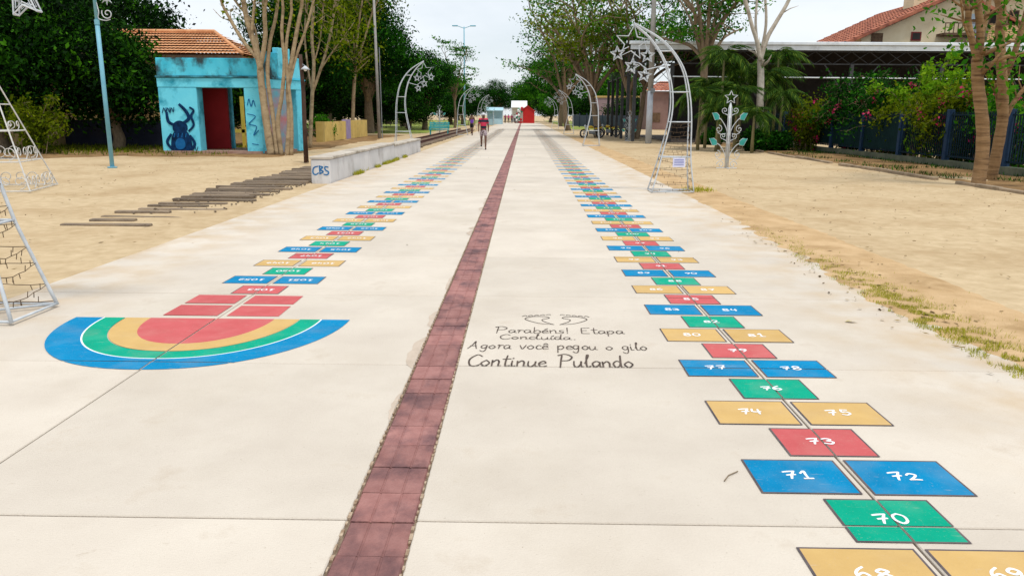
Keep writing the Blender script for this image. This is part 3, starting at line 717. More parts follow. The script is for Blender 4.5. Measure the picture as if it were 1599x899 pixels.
def low_house():
    h = thing('house', 'small far house with a red tile roof seen under the shed trusses', 'house', (12, 95, 0))
    Y0 = 95.; e0, e1 = at(1000,150,Y0), at(1060,150,Y0); r0, r1 = at(1030,128,Y0+3), at(1075,128,Y0+3); e0 = at(1005,143,Y0); e1 = at(1100,143,Y0); e0.z = e1.z; r0.z = r1.z
    rf = MB(); tile_roof(rf, e0, e1, r1, r0, 6, 14); rf.build('roof', tiles_d, h, fix=False, kind='stuff')
    MB().box(e0.x+.5, e1.x, Y0+.4, Y0+6, 0, e1.z).build('wall', pm('dusky_render', (.20,.12,.11), (.28,.18,.16), 1, .9), h)
    MB().box(e0.x+1.2, e0.x+2.2, Y0+.36, Y0+.42, .9, 2.0).build('window', timber, h)
low_house()
def far_wall():
    h = thing('boundary_wall', 'long far yard wall with a yellow coping under the shed trusses', 'wall', (11, 118, 0))
    a, b = at(925,168,118), at(1035,168,118)
    MB().box(a.x, b.x, 118, 118.2, 0, at(980,153,118).z).build('wall', pm('far_wall_paint', (.30,.20,.22), (.36,.25,.26), 1, .9), h)
    MB().box(a.x-.1, b.x, 117.9, 118.3, at(980,153,118).z, at(980,150,118).z).build('coping', pm('coping_ochre', (.55,.36,.12), (.62,.42,.16), 1, .9), h)
far_wall()

# ================================================================ WALLS, FENCES, BENCH BLOCK
def block_seat():
    con = pm('old_concrete', (.56,.55,.555), (.68,.67,.67), 2.2, .9, .4, 40, c3=(.36,.34,.32), s3=2.6, t3=(.52,.76), stretch=(1,.5,.4))
    cap = pm('old_concrete_cap', (.42,.37,.31), (.56,.51,.44), 2.2, .9, .4, 40, c3=(.26,.22,.17), s3=2., t3=(.5,.72))
    s = thing('seating_wall', 'long low concrete seating wall with blue tag on its end', 'wall', (-4.9, 18.7, 0))
    for y0, y1, h, w_ in ((18.72, 23.6, .56, .47), (23.63, 28.2, .56, .47), (28.24, 31.6, .50, .43), (31.64, 35.4, .50, .43)):
        b = MB().box(-4.67-w_, -4.67, y0, y1, -.1, h).build('block', con, s, bevel=.02)
        MB().box(-4.67-w_-.02, -4.645, y0-.015, y1+.015, h+.002, h+.075).build('cap', cap, b, bevel=.015)
        if y0 < 19:
            ink = pm('tag_blue', (.004,.10,.30), (.01,.18,.42), 5, .6); g = MB(); nrm = Vector((0,-1,0))
            for i, p in enumerate(([(.16,.40),(.06,.36),(.04,.24),(.10,.20),(.17,.24)], [(.20,.41),(.21,.22)], [(.20,.40),(.28,.38),(.22,.32),(.29,.27),(.20,.22)], [(.41,.38),(.34,.39),(.34,.32),(.42,.26),(.38,.20),(.30,.21)])):
                ribbon(g, [Vector((-5.13+q.x, y0-.004-.001*i, q.y)) for q in cr([Vector((u, v, 0)) for u, v in p], 5)], .034, nrm, .0008)
            g.build('tag', ink, b, fix=False)
block_seat()
def yellow_wall():
    yl = pm('yellow_wall', (.66,.47,.13), (.76,.57,.19), 1.5, .9, .3, 25, c3=(.34,.25,.09), s3=1.4, t3=(.54,.76)); s = thing('garden_wall', 'low yellow wall with a purple panel beyond the kiosk', 'wall', (-11.8, 46, 0))
    h = 1.16
    MB().box(-12.0, -11.8, 46.1, 52.0, 0, h).build('wall_panel', yl, s); MB().box(-12.02, -11.78, 53.2, 59.0, 0, h+.03).build('wall_panel', yl, s)
    MB().box(-12.06, -11.74, 52.02, 53.18, 0, h+.10).build('purple_panel', pm('purple_wall', (.28,.22,.42), (.40,.33,.52), 2, .9), s)
    MB().box(-12.12, -11.72, 45.6, 46.08, 0, h+.02).build('pier', pm('yellow_shade', (.40,.28,.08), (.5,.37,.12), 1.6, .9), s)
    MB().box(-14.6, -13.0, 45.7, 45.9, 0, h).build('wall_panel', yl, s); MB().box(-12.98, -12.14, 45.7, 45.85, .62, .72).build('gate_rail', timber, s)
yellow_wall()
tag(MB().box(-38, -15.4, 38.6, 38.8, 0, 1.25).build('boundary_wall', pm('navy_wall', (.018,.022,.045), (.03,.035,.065), 1.2, .9, c3=(.05,.045,.04), s3=.8)), 'dark blue low wall under the dense trees left of the kiosk', 'wall')

def picket_fence():
    X = 14.35; s = thing('picket_fence', 'tall blue picket fence with posts along the right side', 'fence', (X, 20, 0))
    bl = pm('fence_blue_shaded', (.004,.013,.022), (.007,.022,.034), 3, .7, rnd=.2, spec=.1); po = pm('fence_post_shaded', (.004,.022,.06), (.007,.035,.09), 2, .7, c3=(.02,.05,.10), s3=1.2); gr = pm('fence_screen_shaded', (.005,.018,.018), (.008,.028,.026), 1.6, .8, spec=.05)  # tree shade over the fence is darkened into these colours
    base = pm('fence_plinth', (.07,.085,.06), (.14,.15,.10), 2, .95, .4, 20)
    ys_ = [13.4+3.32*i for i in range(11)]
    pk = MB().box(-.014, .014, -.014, .014, .34, 1.84).mesh('picket', bl)
    MB().box(X-.10, X+.10, ys_[0], ys_[-1], -.1, .25).build('plinth', base, s, bevel=.01)
    for i, y in enumerate(ys_): MB().box(X-.09, X+.09, y-.09, y+.09, .2, 1.92).build('post', po, s, bevel=.01)
    for i in range(len(ys_)-1):
        a, b = ys_[i]+.1, ys_[i+1]-.1
        for z in (.36, 1.72): MB().box(X-.025, X+.025, a, b, z, z+.05).build('rail', bl, s)
        if i >= 5:
            MB().box(X-.012, X+.012, a, b, .42, 1.70).build('screen', gr, s)
        n = 24 if i < 6 else 14
        for k_ in range(n):
            o = link('picket', pk, s); o.location = (0, a+(k_+.5)*(b-a)/n-20, 0)
    MB().box(X+.6, X+1.15, 25.3, 25.8, 0, .95).build('blue_box', po, s) if False else None
picket_fence()
tag(MB().box(15.3, 15.9, 25.1, 25.7, .0, .98).box(15.25, 15.95, 25.05, 25.75, .98, 1.04).build('water_tank', pm('tank_blue', (.01,.10,.42), (.015,.14,.5), 2, .5), bevel=.03), 'bright blue square bin standing behind the picket fence', 'bin')
def far_fence():
    s = thing('railing_fence', 'far dark blue railing fence under the shed beyond the second arch', 'fence', (9, 88, 0))
    bl = pm('far_fence', (.02,.035,.065), (.035,.055,.09), 2, .7); y = 88.
    for i in range(8):
        x = 7.0+i*.75; yy = 112-i*3.0
        x2, y2 = x+.75, yy-3.0
        MB().bar((x, yy, .95), (x, yy, .94), .01, .01) if False else None
        MB().box(x-.07, x+.07, yy-.07, yy+.07, 0, 1.9).build('post', bl, s)
        MB().bar((x, yy, .9), (x2, y2, .9), .04, 1.5).build('panel', bl, s)
far_fence()

# ================================================================ RAILWAY REMAINS
sleeper_m = pm('sleeper_wood', (.12,.09,.068), (.27,.21,.15), 5, .95, .8, 30, rnd=.3, c3=(.28,.20,.12), s3=3, t3=(.55,.75), stretch=(.4,3,2))
random.seed(31); yv = 11.45; i = 0
trk = thing('railway_track', 'old wooden railway sleepers half buried in the sand by the seating wall', 'track', (-6, 11.4, 0))
while yv < 36:
    up = min(1, max(0, (yv-11)/8)); L0 = -6.85+random.uniform(-.12,.12); L1 = -5.35+random.uniform(-.3,.2) if yv < 18 else -5.22
    if yv < 14 and i % 2: L1 -= .5
    z1 = .0+.036*up+random.uniform(-.012,.015)
    o = MB().box(0, L1-L0, -.065, .065, -.10, z1).build('sleeper', sleeper_m, trk, world=False, bevel=.012); o.location = (L0+6, yv-11.4, 0); o.rotation_euler = (random.uniform(-.02,.02), random.uniform(-.012,.012), random.uniform(-.035,.035))
    yv += (.50 if yv < 15 else .33)+random.uniform(-.05,.05); i += 1
rail_m = pm('rusty_rail', (.06,.022,.018), (.13,.055,.04), 6, .8, .4, 40)
tr2 = thing('railway_track', 'rusty rails on sleepers running on past the far end of the seating wall', 'track', (-6, 36, 0))
for x in (-6.75, -5.75): MB().prism([(x-.06,.06),(x+.06,.06),(x+.06,.08),(x+.012,.10),(x+.012,.15),(x+.035,.16),(x+.035,.19),(x-.035,.19),(x-.035,.16),(x-.012,.15),(x-.012,.10),(x-.06,.08)], 'y', 36.2, 84).build('rail', rail_m, tr2)
sm = MB().box(-1.05, 1.05, -.11, .11, -.10, .065).mesh('sleeper', sleeper_m, bevel=.01)
for q in range(70):
    o = link('sleeper', sm, tr2); o.location = (-.25+random.uniform(-.05,.05), .4+q*.68, 0); o.rotation_euler.z = random.uniform(-.02,.02)

# dark ballast between the sleepers
rb = np.random.default_rng(12); g = MB()
for q in range(1500):
    y_ = 12.5+14*rb.random()**.7; x_ = rb.uniform(-6.8, -5.1)
    if rb.random() > (y_-11.5)/6: continue
    r_0 = rb.uniform(.012, .032); g.add([(x_+a*r_0*rb.uniform(.7,1.3), y_+b*r_0*rb.uniform(.7,1.3), .004+c*r_0*.7) for a, b, c in ((1,0,0),(-1,0,0),(0,1,0),(0,-1,0),(0,0,1),(0,0,-1))], [(0,2,4),(2,1,4),(1,3,4),(3,0,4),(2,0,5),(1,2,5),(3,1,5),(0,3,5)])
tag(g.build('ballast', pm('ballast_stone', (.06,.045,.035), (.22,.17,.12), 20, .95), kind='stuff'), 'small dark ballast stones between the sleepers', 'stones')

# ================================================================ DECORATION ARCHES
R1C = Vector((3.30, 17.2, 0))
def loc17(pts): return [((p.x-R1C.x), max(p.z, 0)) for p in (at(x, y, 17.0) for x, y in pts)]
OUT = loc17([(1081.7,302.7),(1079,248),(1080.5,190),(1079,153),(1071.7,113),(1056.7,84),(1036.7,62),(1014,47),(991.7,35)])
INN = loc17([(1016.7,301),(1033,246.7),(1048,190),(1051.7,153),(1047,116.7),(1037,88),(1020,62),(1006,48),(992,37)])
OUT[0] = (OUT[0][0], .02); INN[0] = (INN[0][0], .02)
def depth(z): 
    return (.62-(.62-.36)*min(1, z/.78)) if z < .78 else .36-.30*((z-.78)/2.9)**1.5
def star_pts(c, r, rot=0, inner=.45):
    return [(c[0]+(r if i % 2 == 0 else r*inner)*math.sin(rot+math.pi*i/5), c[1], c[2]+(r if i % 2 == 0 else r*inner)*math.cos(rot+math.pi*i/5)) for i in range(10)]
def at_z(C_, z):
    for (x0, z0), (x1, z1) in zip(C_, C_[1:]):
        if z0 <= z <= z1: t = (z-z0)/(z1-z0+1e-9); return x0+(x1-x0)*t
    return C_[-1][0]
def make_arch(a, rt=.0155):
    CO = [(q.x, q.y) for q in cr([Vector((x, z, 0)) for x, z in OUT], 4)]; CI = [(q.x, q.y) for q in cr([Vector((x, z, 0)) for x, z in INN], 4)]
    for C_, nm in ((CO, 'outer_tube'), (CI, 'inner_tube')):
        for s in (-1, 1): MB().tube([(x, s*depth(z)/2, z) for x, z in C_], rt, 7).build(nm, steel_w, a, world=False, smooth=True)
    for i, z in enumerate((.03, .77, 1.52, 2.15, 3.0)):
        xo, xi = at_z(OUT, z), at_z(INN, z); d = depth(z)/2; g = MB()
        for s in (-1, 1): g.tube([(xi, s*d, z), (xo, s*d, z)], rt*.75, 6)
        for x in (xi, xo): g.tube([(x, -d, z), (x, d, z)], rt*.75, 6)
        if i == 0: g.tube([(xi, -d, z), (xo, d, z)], rt*.7, 6)
        g.build('base_frame' if i == 0 else 'rung', steel_w, a, world=False, smooth=True)
    base = at(991.7, 62, 17.0)
    for (px, py, r, rot) in ((989,66,.36,.1), (966,83,.155,-.1), (988.5,103,.16,.2), (1013.5,86,.155,0), (1008.5,117,.15,.15)):
        p = at(px, py, 17.0)-R1C; g = MB()
        for dy in (-.035, .035): g.tube(star_pts((p.x, dy, p.z), r, rot), .0095, 5, True); g.tube(star_pts((p.x, dy, p.z), r*.68, rot), .006, 4, True) if r < .3 else None
        for q in star_pts((p.x, 0, p.z), r, rot): g.tube([(q[0], -.035, q[2]), (q[0], .035, q[2])], .009, 4)
        g.build('star', steel_w, a, world=False)
    q = [at(x, y, 17.0)-R1C for x, y in ((1046,100),(1013,108),(1000,98),(989,96))]
    MB().tube([(p.x, 0, p.z) for p in q], .012, 5).tube([(at(1008,58,17).x-R1C.x, 0, at(1008,58,17).z), (at(1013,80,17).x-R1C.x, 0, at(1013,80,17).z)], .009, 4).tube([(at(994,80,17).x-R1C.x, 0, at(994,80,17).z), (at(988,96,17).x-R1C.x, 0, at(988,96,17).z)], .009, 4).tube([(at(972,78,17).x-R1C.x, 0, at(972,78,17).z), (at(984,72,17).x-R1C.x, 0, at(984,72,17).z)], .009, 4).build('bracket', steel_w, a, world=False)
def light_string(a, n=9, z1=1.5):
    wr = pm('wire_brown', (.07,.045,.025), (.14,.09,.05), 8, .7); g = MB(); rr = random.Random(4); pts = []
    for k_ in range(n*4):
        z = .06+z1*k_/(n*4); d = depth(z)/2; xi, xo = at_z(INN, z), at_z(OUT, z); c = [(xi,-d),(xo,-d),(xo,d),(xi,d)][k_ % 4]; pts.append((c[0], c[1], z+rr.uniform(-.02,.02)))
    for p, q in zip(pts, pts[1:]):
        p = Vector(p); q = Vector(q); m = [p.lerp(q, t/6)+Vector((0, 0, -.03*math.sin(math.pi*t/6)+rr.uniform(-.008,.008))) for t in range(7)]
        g.tube(m, .0035, 4)
        for t in range(1, 6):
            b = m[t]; g.tube([b, b+Vector((rr.uniform(-.01,.01), rr.uniform(-.01,.01), rr.choice((-.045,.05))))], .004, 4)
    g.build('light_string', wr, a, world=False, fix=False)
arch0 = thing('star_arch', 'white metal star arch standing nearest on the right path edge', 'light arch', R1C, 0, 'star arches along the path'); make_arch(arch0)
spots = [(-4.50, 6.10, math.pi, 'white metal arch base cut off by the left edge of the picture'),
         (-5.52, 36.1, math.pi, 'white star arch standing at the far end of the seating wall'),
         (-4.95, 63, math.pi, 'white star arch behind the woman in the purple top'),
         (-4.85, 88, math.pi, 'farthest white star arch on the left of the path'),
         (3.75, 43, 0, 'white star arch on the right path edge in front of the motorcycle'),
         (4.05, 70, 0, 'third white star arch on the right, behind the motorcycle'),
         (3.9, 97, 0, 'farthest white star arch on the right of the path')]
arches = [arch0]
for x, y, rz, lb in spots:
    c = copy_tree(arch0); c.location = (x, y, 0); c.rotation_euler.z = rz; c['label'] = lb; arches.append(c)
    if y > 30: c.scale = (1.0, 1.0, 1.12 if y < 37 else 1.07)
light_string(arch0); light_string(arches[1])
p = MB().box(at_z(INN,.7)+.26, at_z(INN,.7)+.53, -.235, -.225, .56, .76).build('sign_plate', pm('plate_white', (.60,.62,.85), (.72,.74,.9), 12, .5), arch0, world=False)
g = MB()
for z in (.72, .685, .65, .61): g.box(at_z(INN,.7)+.29, at_z(INN,.7)+.50, -.238, -.2355, z-.008, z+.006)
g.build('print', pm('plate_print', (.10,.14,.45), (.2,.22,.5), 20, .6), p, world=False)

# ================================================================ SCROLL ORNAMENTS
def spiral(cx, cz, r, turns, start, sgn, n=22): return [(cx+sgn*r*(1-.85*i/n)*math.cos(start+turns*2*math.pi*i/n), 0, cz+r*(1-.85*i/n)*math.sin(start+turns*2*math.pi*i/n)) for i in range(n+1)]
teal = pm('leaf_teal', (.02,.24,.22), (.05,.36,.33), 8, .5)
def leaf_star_tree(name, label, loc, H=2.45):
    t = thing(name, label, 'ornament', loc); s = H/2.45
    MB().tube([(0,0,0),(0,0,2.08*s)], .028, 7).tube([(-.05,0,0),(-.05,0,1.9*s),(0,0,2.08*s)], .016, 6).tube([(.05,0,0),(.05,0,1.9*s),(0,0,2.08*s)], .016, 6).build('stem', steel_w, t, world=False, smooth=True)
    g = MB()
    for dy in (-.03, .03): g.tube(star_pts((0, dy, 2.24*s), .21*s), .011, 5, True)
    g.build('star', steel_w, t, world=False)
    for zb, w_ in ((1.42, .46), (.62, .50)):
        for sg in (-1, 1):
            g = MB(); b = zb*s
            g.tube(cr([(0,0,b-.45*s),(sg*.10*s,0,b-.12*s),(sg*.26*s,0,b+.12*s),(sg*w_*.8*s,0,b+.2*s)], 5), .013, 5)
            g.tube(spiral(sg*.17*s, b+.42*s, .10*s, 1.3, -1.4, sg), .011, 5); g.tube(cr([(0,0,b+.1*s),(sg*.05*s,0,b+.25*s),(sg*.17*s,0,b+.32*s)], 4), .011, 5)
            g.tube(spiral(sg*.33*s, b-.16*s, .12*s, 1.25, 1.6, sg), .011, 5); g.tube(cr([(sg*.10*s,0,b-.3*s),(sg*.22*s,0,b-.34*s),(sg*.36*s,0,b-.27*s)], 4), .011, 5)
            g.build('scroll', steel_w, t, world=False, smooth=True)
            p = [(sg*w_*.72*s, b+.14*s), (sg*w_*1.0*s, b+.12*s), (sg*w_*1.22*s, b+.34*s), (sg*w_*.92*s, b+.34*s), (sg*w_*.74*s, b+.26*s)]
            l = MB().prism(p, 'y', -.012, .012).build('leaf', teal, t, world=False)
            MB().tube([(a, 0, c) for a, c in p], .013, 5, True).build('leaf_rim', steel_w, l, world=False)
    g = MB()
    for sg in (-1, 1): g.tube(spiral(sg*.2*s, .13*s, .13*s, 1.2, 0, sg), .012, 5); g.tube([(0,0,.02),(sg*.33*s,0,.02)], .015, 5); g.tube([(0,0,.02),(0,sg*.3,.02)], .015, 5)
    g.build('foot', steel_w, t, world=False)
    return t
leaf_star_tree('leaf_ornament', 'white scroll ornament with teal leaves and a star on top on the right sand', (6.6, 25.3, -.01))
leaf_star_tree('leaf_ornament', 'small far scroll ornament standing behind the teal bench', (-7.7, 72, -.01), 2.5)
leaf_star_tree('leaf_ornament', 'scroll ornament in the shade beyond the large right arch', (7.0, 52, -.01), 2.0)
def cone_ornament():
    t = thing('cone_ornament', 'white wire cone ornament with scrolls cut off by the left edge', 'ornament', (-11.35, 16.6, -.01)); Hh, R_ = 2.75, 1.05
    wr = pm('wire_white', (.50,.50,.50), (.64,.64,.62), 9, .6, c3=(.30,.22,.15), s3=10)
    cn = [(1,-.6),(.6,1),(-1,.6),(-.6,-1)]
    for a, b in cn: MB().tube([(R_*a, R_*b, 0.02), (0,0,Hh)], .016, 6).build('leg', wr, t, world=False)
    for z in (.03, .62, 1.25, 1.8):
        f = 1-z/Hh; P_ = [(R_*a*f, R_*b*f, z) for a, b in cn]; MB().tube(P_, .014, 5, True).build('ring', wr, t, world=False)
    for z, n in ((.05, 3), (.64, 2), (1.27, 1)):
        f = 1-(z+.15)/Hh
        for k_ in range(4):
            a = Vector((*cn[k_], 0))*R_*f; b = Vector((*cn[(k_+1) % 4], 0))*R_*f; ang = math.atan2((b-a).y, (b-a).x)
            for m in range(n*2):
                c = a.lerp(b, (m+.5)/(n*2)); r = .15 if z < 1 else .1
                p = [Vector((math.cos(ang)*q[0], math.sin(ang)*q[0], q[2])) for q in spiral(0, r+.01, r, 1.3, -1.6 if m % 2 else -1.5, 1 if m % 2 else -1)]
                MB().tube([q+c+Vector((0,0,z)) for q in p], .010, 5).build('scroll', wr, t, world=False)
    g = MB()
    for dy in (-.03,.03): g.tube(star_pts((0,dy,Hh+.18), .22), .011, 5, True)
    g.build('star', wr, t, world=False)
cone_ornament()

# ================================================================ POLES, LAMPS
galv = pm('galvanised', (.13,.36,.48), (.20,.45,.57), 2, .5); conc_pole = pm('concrete_pole', (.25,.24,.23), (.34,.33,.31), 3, .9, .3, 30); wood_pole = pm('dark_wood_pole', (.045,.025,.018), (.09,.05,.035), 4, .9, .5, 20)
p0 = Vector((-12.45, 23.35, 0)); t = thing('lamp_post', 'slim pale blue metal post left of the kiosk with a flower ornament', 'post', p0)
MB().tube([p0, p0+Vector((0,0,4.2))], .062, 10).tube([p0+Vector((0,0,4.2)), p0+Vector((0,0,7.5))], .048, 10).build('pole', galv, t, smooth=True)
MB().tube([p0, p0+Vector((0,0,.03))], .14, 10).build('base_plate', galv, t); MB().tube([p0+Vector((0,0,4.12)), p0+Vector((0,0,4.26))], .072, 10).build('collar', galv, t)
g = MB(); g.tube([q for q in (Vector((p0.x+.34, p0.y-.02, 4.43))+Vector(s) for s in spiral(0, 0, .17, 1.4, 2.6, 1))], .015, 5)
g.tube(cr([(p0.x, p0.y, 4.9),(p0.x+.08, p0.y, 4.5),(p0.x+.05, p0.y, 4.3),(p0.x+.25, p0.y, 4.24),(p0.x+.4, p0.y, 4.27)], 5), .015, 5); g.build('scroll', steel_w, t)
g = MB(); c = (p0.x+.36, p0.y-.02, 4.86)
for k_ in range(8):
    a = k_*math.pi/4; g.tube([(c[0]+.05*math.cos(a-.5), c[1], c[2]+.05*math.sin(a-.5)), (c[0]+.2*math.cos(a), c[1], c[2]+.2*math.sin(a)), (c[0]+.05*math.cos(a+.5), c[1], c[2]+.05*math.sin(a+.5))], .012, 5)
g.tube([(c[0]+.07*math.cos(a), c[1], c[2]+.07*math.sin(a)) for a in (k_*math.pi/5 for k_ in range(10))], .012, 5, True); g.tube([c, (p0.x, p0.y, 4.86)], .01, 5); g.build('flower', steel_w, t)
p0 = Vector((-7.42, 26.5, 0)); t = thing('wooden_post', 'rough dark wooden post with a small lamp before the pale multi-stemmed tree', 'post', p0)
MB().tube([p0, p0+Vector((.0,0,1.2)), p0+Vector((.02,0,2.4)), p0+Vector((-.02,0,3.55))], [.085,.075,.07,.062], 8).build('pole', wood_pole, t, smooth=True)
g = MB(); L_ = p0+Vector((.15,-.1,3.16)); g.tube([L_+Vector((0,0,.02)), L_+Vector((0,0,-.02)), L_+Vector((0,0,-.10))], [.03,.07,.17], 12); g.build('lamp_shade', steel_w, t, smooth=True)
MB().tube([p0+Vector((0,0,3.1)), p0+Vector((.06,-.04,3.24)), L_+Vector((0,0,.02))], .014, 6).build('lamp_arm', steel_g, t)
MB().ball((L_.x, L_.y, L_.z-.1), .055).build('bulb', pm('bulb_glass', (.75,.75,.72), None, 2, .2), t, smooth=True)
p0 = Vector((-9.95, 54, 0)); t = thing('utility_pole', 'tall grey utility pole beyond the yellow wall on the left', 'pole', p0)
MB().tube([p0, p0+Vector((-.1,0,9.5))], [.12,.075], 10).build('pole', conc_pole, t, smooth=True); MB().tube([p0+Vector((.2,0,0)), p0+Vector((.16,0,6.0))], .03, 6).build('conduit', steel_g, t)
p0 = Vector((7.65, 48, 0)); t = thing('utility_pole', 'tall utility pole with a pale lower half behind the right arch', 'pole', p0)
MB().tube([p0, p0+Vector((0,0,3.1))], [.20,.17], 10).build('lower_pole', pm('pole_pale', (.40,.43,.48), (.52,.55,.6), 3, .8), t, smooth=True)
MB().tube([p0+Vector((0,0,3.1)), p0+Vector((-.05,0,10.5))], [.17,.12], 10).build('upper_pole', conc_pole, t, smooth=True)
MB().box(p0.x-.03, p0.x+.22, 47.7, 47.85, 3.0, 3.25).build('meter_box', steel_g, t)
p0 = Vector((-8.4, 112, 0)); t = thing('street_light', 'tall far street light with two arms against the sky', 'street light', p0)
MB().tube([p0, p0+Vector((0,0,13.5))], [.14,.07], 8).build('pole', galv, t, smooth=True)
for s in (-1, 1):
    MB().tube([p0+Vector((0,0,13.3)), p0+Vector((s*.9,0,13.6))], .04, 6).build('arm', galv, t); MB().box(p0.x+s*1.25-.4, p0.x+s*1.25+.4, p0.y-.15, p0.y+.15, 13.55, 13.7).build('lamp_head', galv, t, bevel=.04)
# ================================================================ VEGETATION
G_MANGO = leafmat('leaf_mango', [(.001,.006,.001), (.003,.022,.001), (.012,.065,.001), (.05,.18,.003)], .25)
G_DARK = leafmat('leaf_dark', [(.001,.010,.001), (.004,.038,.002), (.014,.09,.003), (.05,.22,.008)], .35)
G_OLIVE = leafmat('leaf_olive', [(.025,.055,.001), (.08,.125,.002), (.16,.215,.004), (.28,.33,.01)], .5)
G_MID = leafmat('leaf_mid', [(.006,.05,.003), (.025,.14,.005), (.065,.24,.008), (.14,.37,.015)], .5)
G_LIGHT = leafmat('leaf_light', [(.045,.13,.003), (.10,.25,.005), (.19,.36,.01), (.32,.50,.02)], .45)
G_PALM = leafmat('leaf_palm', [(.006,.022,.004), (.02,.06,.006), (.055,.12,.01), (.16,.24,.025)], .3)
G_DRY = leafmat('leaf_dry', [(.07,.045,.02), (.16,.10,.04), (.27,.19,.08), (.36,.27,.13)], .2)
G_FLOW = leafmat('flower_pink', [(.35,.01,.06), (.5,.015,.10), (.62,.03,.16), (.7,.08,.2)], .35)
G_GRASS = leafmat('grass_blade', [(.20,.22,.010), (.34,.36,.015), (.48,.47,.04), (.60,.52,.14)], .4)
BARK = pm('bark', (.15,.11,.07), (.27,.20,.13), 6, .95, .7, 30, stretch=(2,2,.7))
BARK_P = pm('bark_pale', (.30,.22,.13), (.44,.34,.21), 5, .9, .6, 25, c3=(.17,.115,.065), s3=2.4, t3=(.5,.7), stretch=(1,1,1.6))
BARK_W = pm('bark_white', (.38,.34,.28), (.54,.49,.42), 5, .9, .5, 25, c3=(.22,.17,.12), s3=2.2, t3=(.55,.72))
BARK_R = pm('bark_ring', (.20,.115,.05), (.34,.215,.11), 2.2, .95, .8, 22, c3=(.11,.06,.03), s3=3, t3=(.5,.68), stretch=(.5,.5,5))

def crown_points(rng, lobes, n_clump, per, sp, shell=.55, flat=.75):
    """leaf positions in clumps spread through the lobes (cx,cy,cz,rx,ry,rz), denser towards the outside; tint brighter per clump"""
    vol = np.array([l[3]*l[4]*l[5] for l in lobes])**.67; pr = vol/vol.sum(); C = []; T = []
    which = rng.choice(len(lobes), n_clump, p=pr)
    for i in which:
        l = lobes[i]; d = rng.normal(size=3); d /= np.linalg.norm(d); r = (shell+(1-shell)*rng.random()**.5)*rng.uniform(.86, 1.10)
        c = np.array(l[:3])+d*r*np.array(l[3:6]); s = sp*rng.uniform(.6, 1.4)
        m = int(per*rng.uniform(.6, 1.4)); P_ = c+rng.normal(size=(m,3))*s*np.array([1,1,flat]); C.append(P_)
        T.append(np.clip(rng.normal(.40, .27)+rng.normal(0, .16, m), 0, 1))
    return np.concatenate(C), np.concatenate(T)
def limbs(mb, rng, base, r0, ht, targets, wob=.12):
    """trunk to ht, then bent limbs to each target"""
    top = base+Vector((rng.normal()*wob, rng.normal()*wob, ht))
    tr_ = cr([base, base.lerp(top, .35)+Vector((rng.normal()*wob*.6, rng.normal()*wob*.6, 0)), base.lerp(top, .7)+Vector((rng.normal()*wob*.5, 0, 0)), top], 4)
    n = len(tr_); mb.tube([base+Vector((0,0,-.1))]+tr_, [r0*1.35]+[r0*(1.15-.4*i/n) if i > 1 else r0*1.2 for i in range(n)], 9)
    for t in targets:
        t = Vector(t); s = tr_[-1-int(rng.integers(0, 4))]; d = t-s
        m1 = s+d*.35+Vector((rng.normal()*.06, rng.normal()*.06, .12))*d.length; m2 = s+d*.7+Vector((rng.normal()*.05, rng.normal()*.05, .06))*d.length
        p = cr([s, m1, m2, t], 3); k = len(p); mb.tube(p, [r0*.55*(1-.85*i/k) for i in range(k)], 6)
        for _ in range(3):
            j = int(rng.integers(k//2, k)); q = p[j]+Vector(rng.normal(size=3)*d.length*.16); mb.tube([p[j], p[j].lerp(q, .5)+Vector((0,0,.03)), q], [r0*.16, r0*.1, r0*.04], 4)
def dense_tree(seed, name, label, loc, lobes, mat, clumps=420, per=60, sp=.45, leaf=.17, r0=.28, ht=2., shell=.5, group=None, bark=BARK):
    rng = np.random.default_rng(seed); t = thing(name, label, 'tree', loc, 0, group)
    C, T = crown_points(rng, lobes, clumps, per, sp, shell); ok = C[:,2] > .25; C, T = C[ok], T[ok]
    link('crown', leaf_mesh('crown', C, leaf, T, mat, rng, .5), t)
    mb = MB(); limbs(mb, rng, Vector((0,0,0)), r0, ht, [(l[0]*.8, l[1]*.8, l[2]+l[5]*.2) for l in lobes]); mb.build('trunk', bark, t, world=False, smooth=True, fix=False)
    return t
def again(t, label, loc, rz, sc):
    c = copy_tree(t); c.location = loc; c.rotation_euler.z = rz; c.scale = sc; c['label'] = label; return c
def blob(rng, R_, H0, H1, n, squash=1.):
    L_ = []
    for i in range(n):
        a = 2*math.pi*(i+rng.random()*.6)/n; rr = R_*rng.uniform(.42, .68); z = H0+(H1-H0)*rng.uniform(.25, .75); r = R_*rng.uniform(.38, .52)
        L_.append((rr*math.cos(a), rr*math.sin(a), z, r, r, min(r*.8*squash, (H1-H0)*.42)))
    L_.append((0, 0, H0+(H1-H0)*.55, R_*.6, R_*.6, (H1-H0)*.42)); L_.append((R_*.1, 0, H1-R_*.35, R_*.45, R_*.45, R_*.36))
    return L_
r_ = np.random.default_rng(1)
GL = 'dense trees behind the kiosk'
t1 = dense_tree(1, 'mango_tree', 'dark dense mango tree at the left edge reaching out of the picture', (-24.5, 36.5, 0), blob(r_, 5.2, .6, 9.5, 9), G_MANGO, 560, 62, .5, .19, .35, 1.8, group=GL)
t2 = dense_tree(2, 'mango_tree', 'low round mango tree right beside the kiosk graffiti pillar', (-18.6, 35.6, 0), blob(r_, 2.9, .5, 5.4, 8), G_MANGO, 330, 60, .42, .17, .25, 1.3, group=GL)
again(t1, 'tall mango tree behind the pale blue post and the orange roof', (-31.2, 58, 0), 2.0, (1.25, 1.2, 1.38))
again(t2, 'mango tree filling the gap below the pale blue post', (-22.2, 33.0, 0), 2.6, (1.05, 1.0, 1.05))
again(t1, 'mango tree crown above the low mango trees left of the orange roof', (-26.6, 44, 0), 4.0, (.95, .95, 1.05))
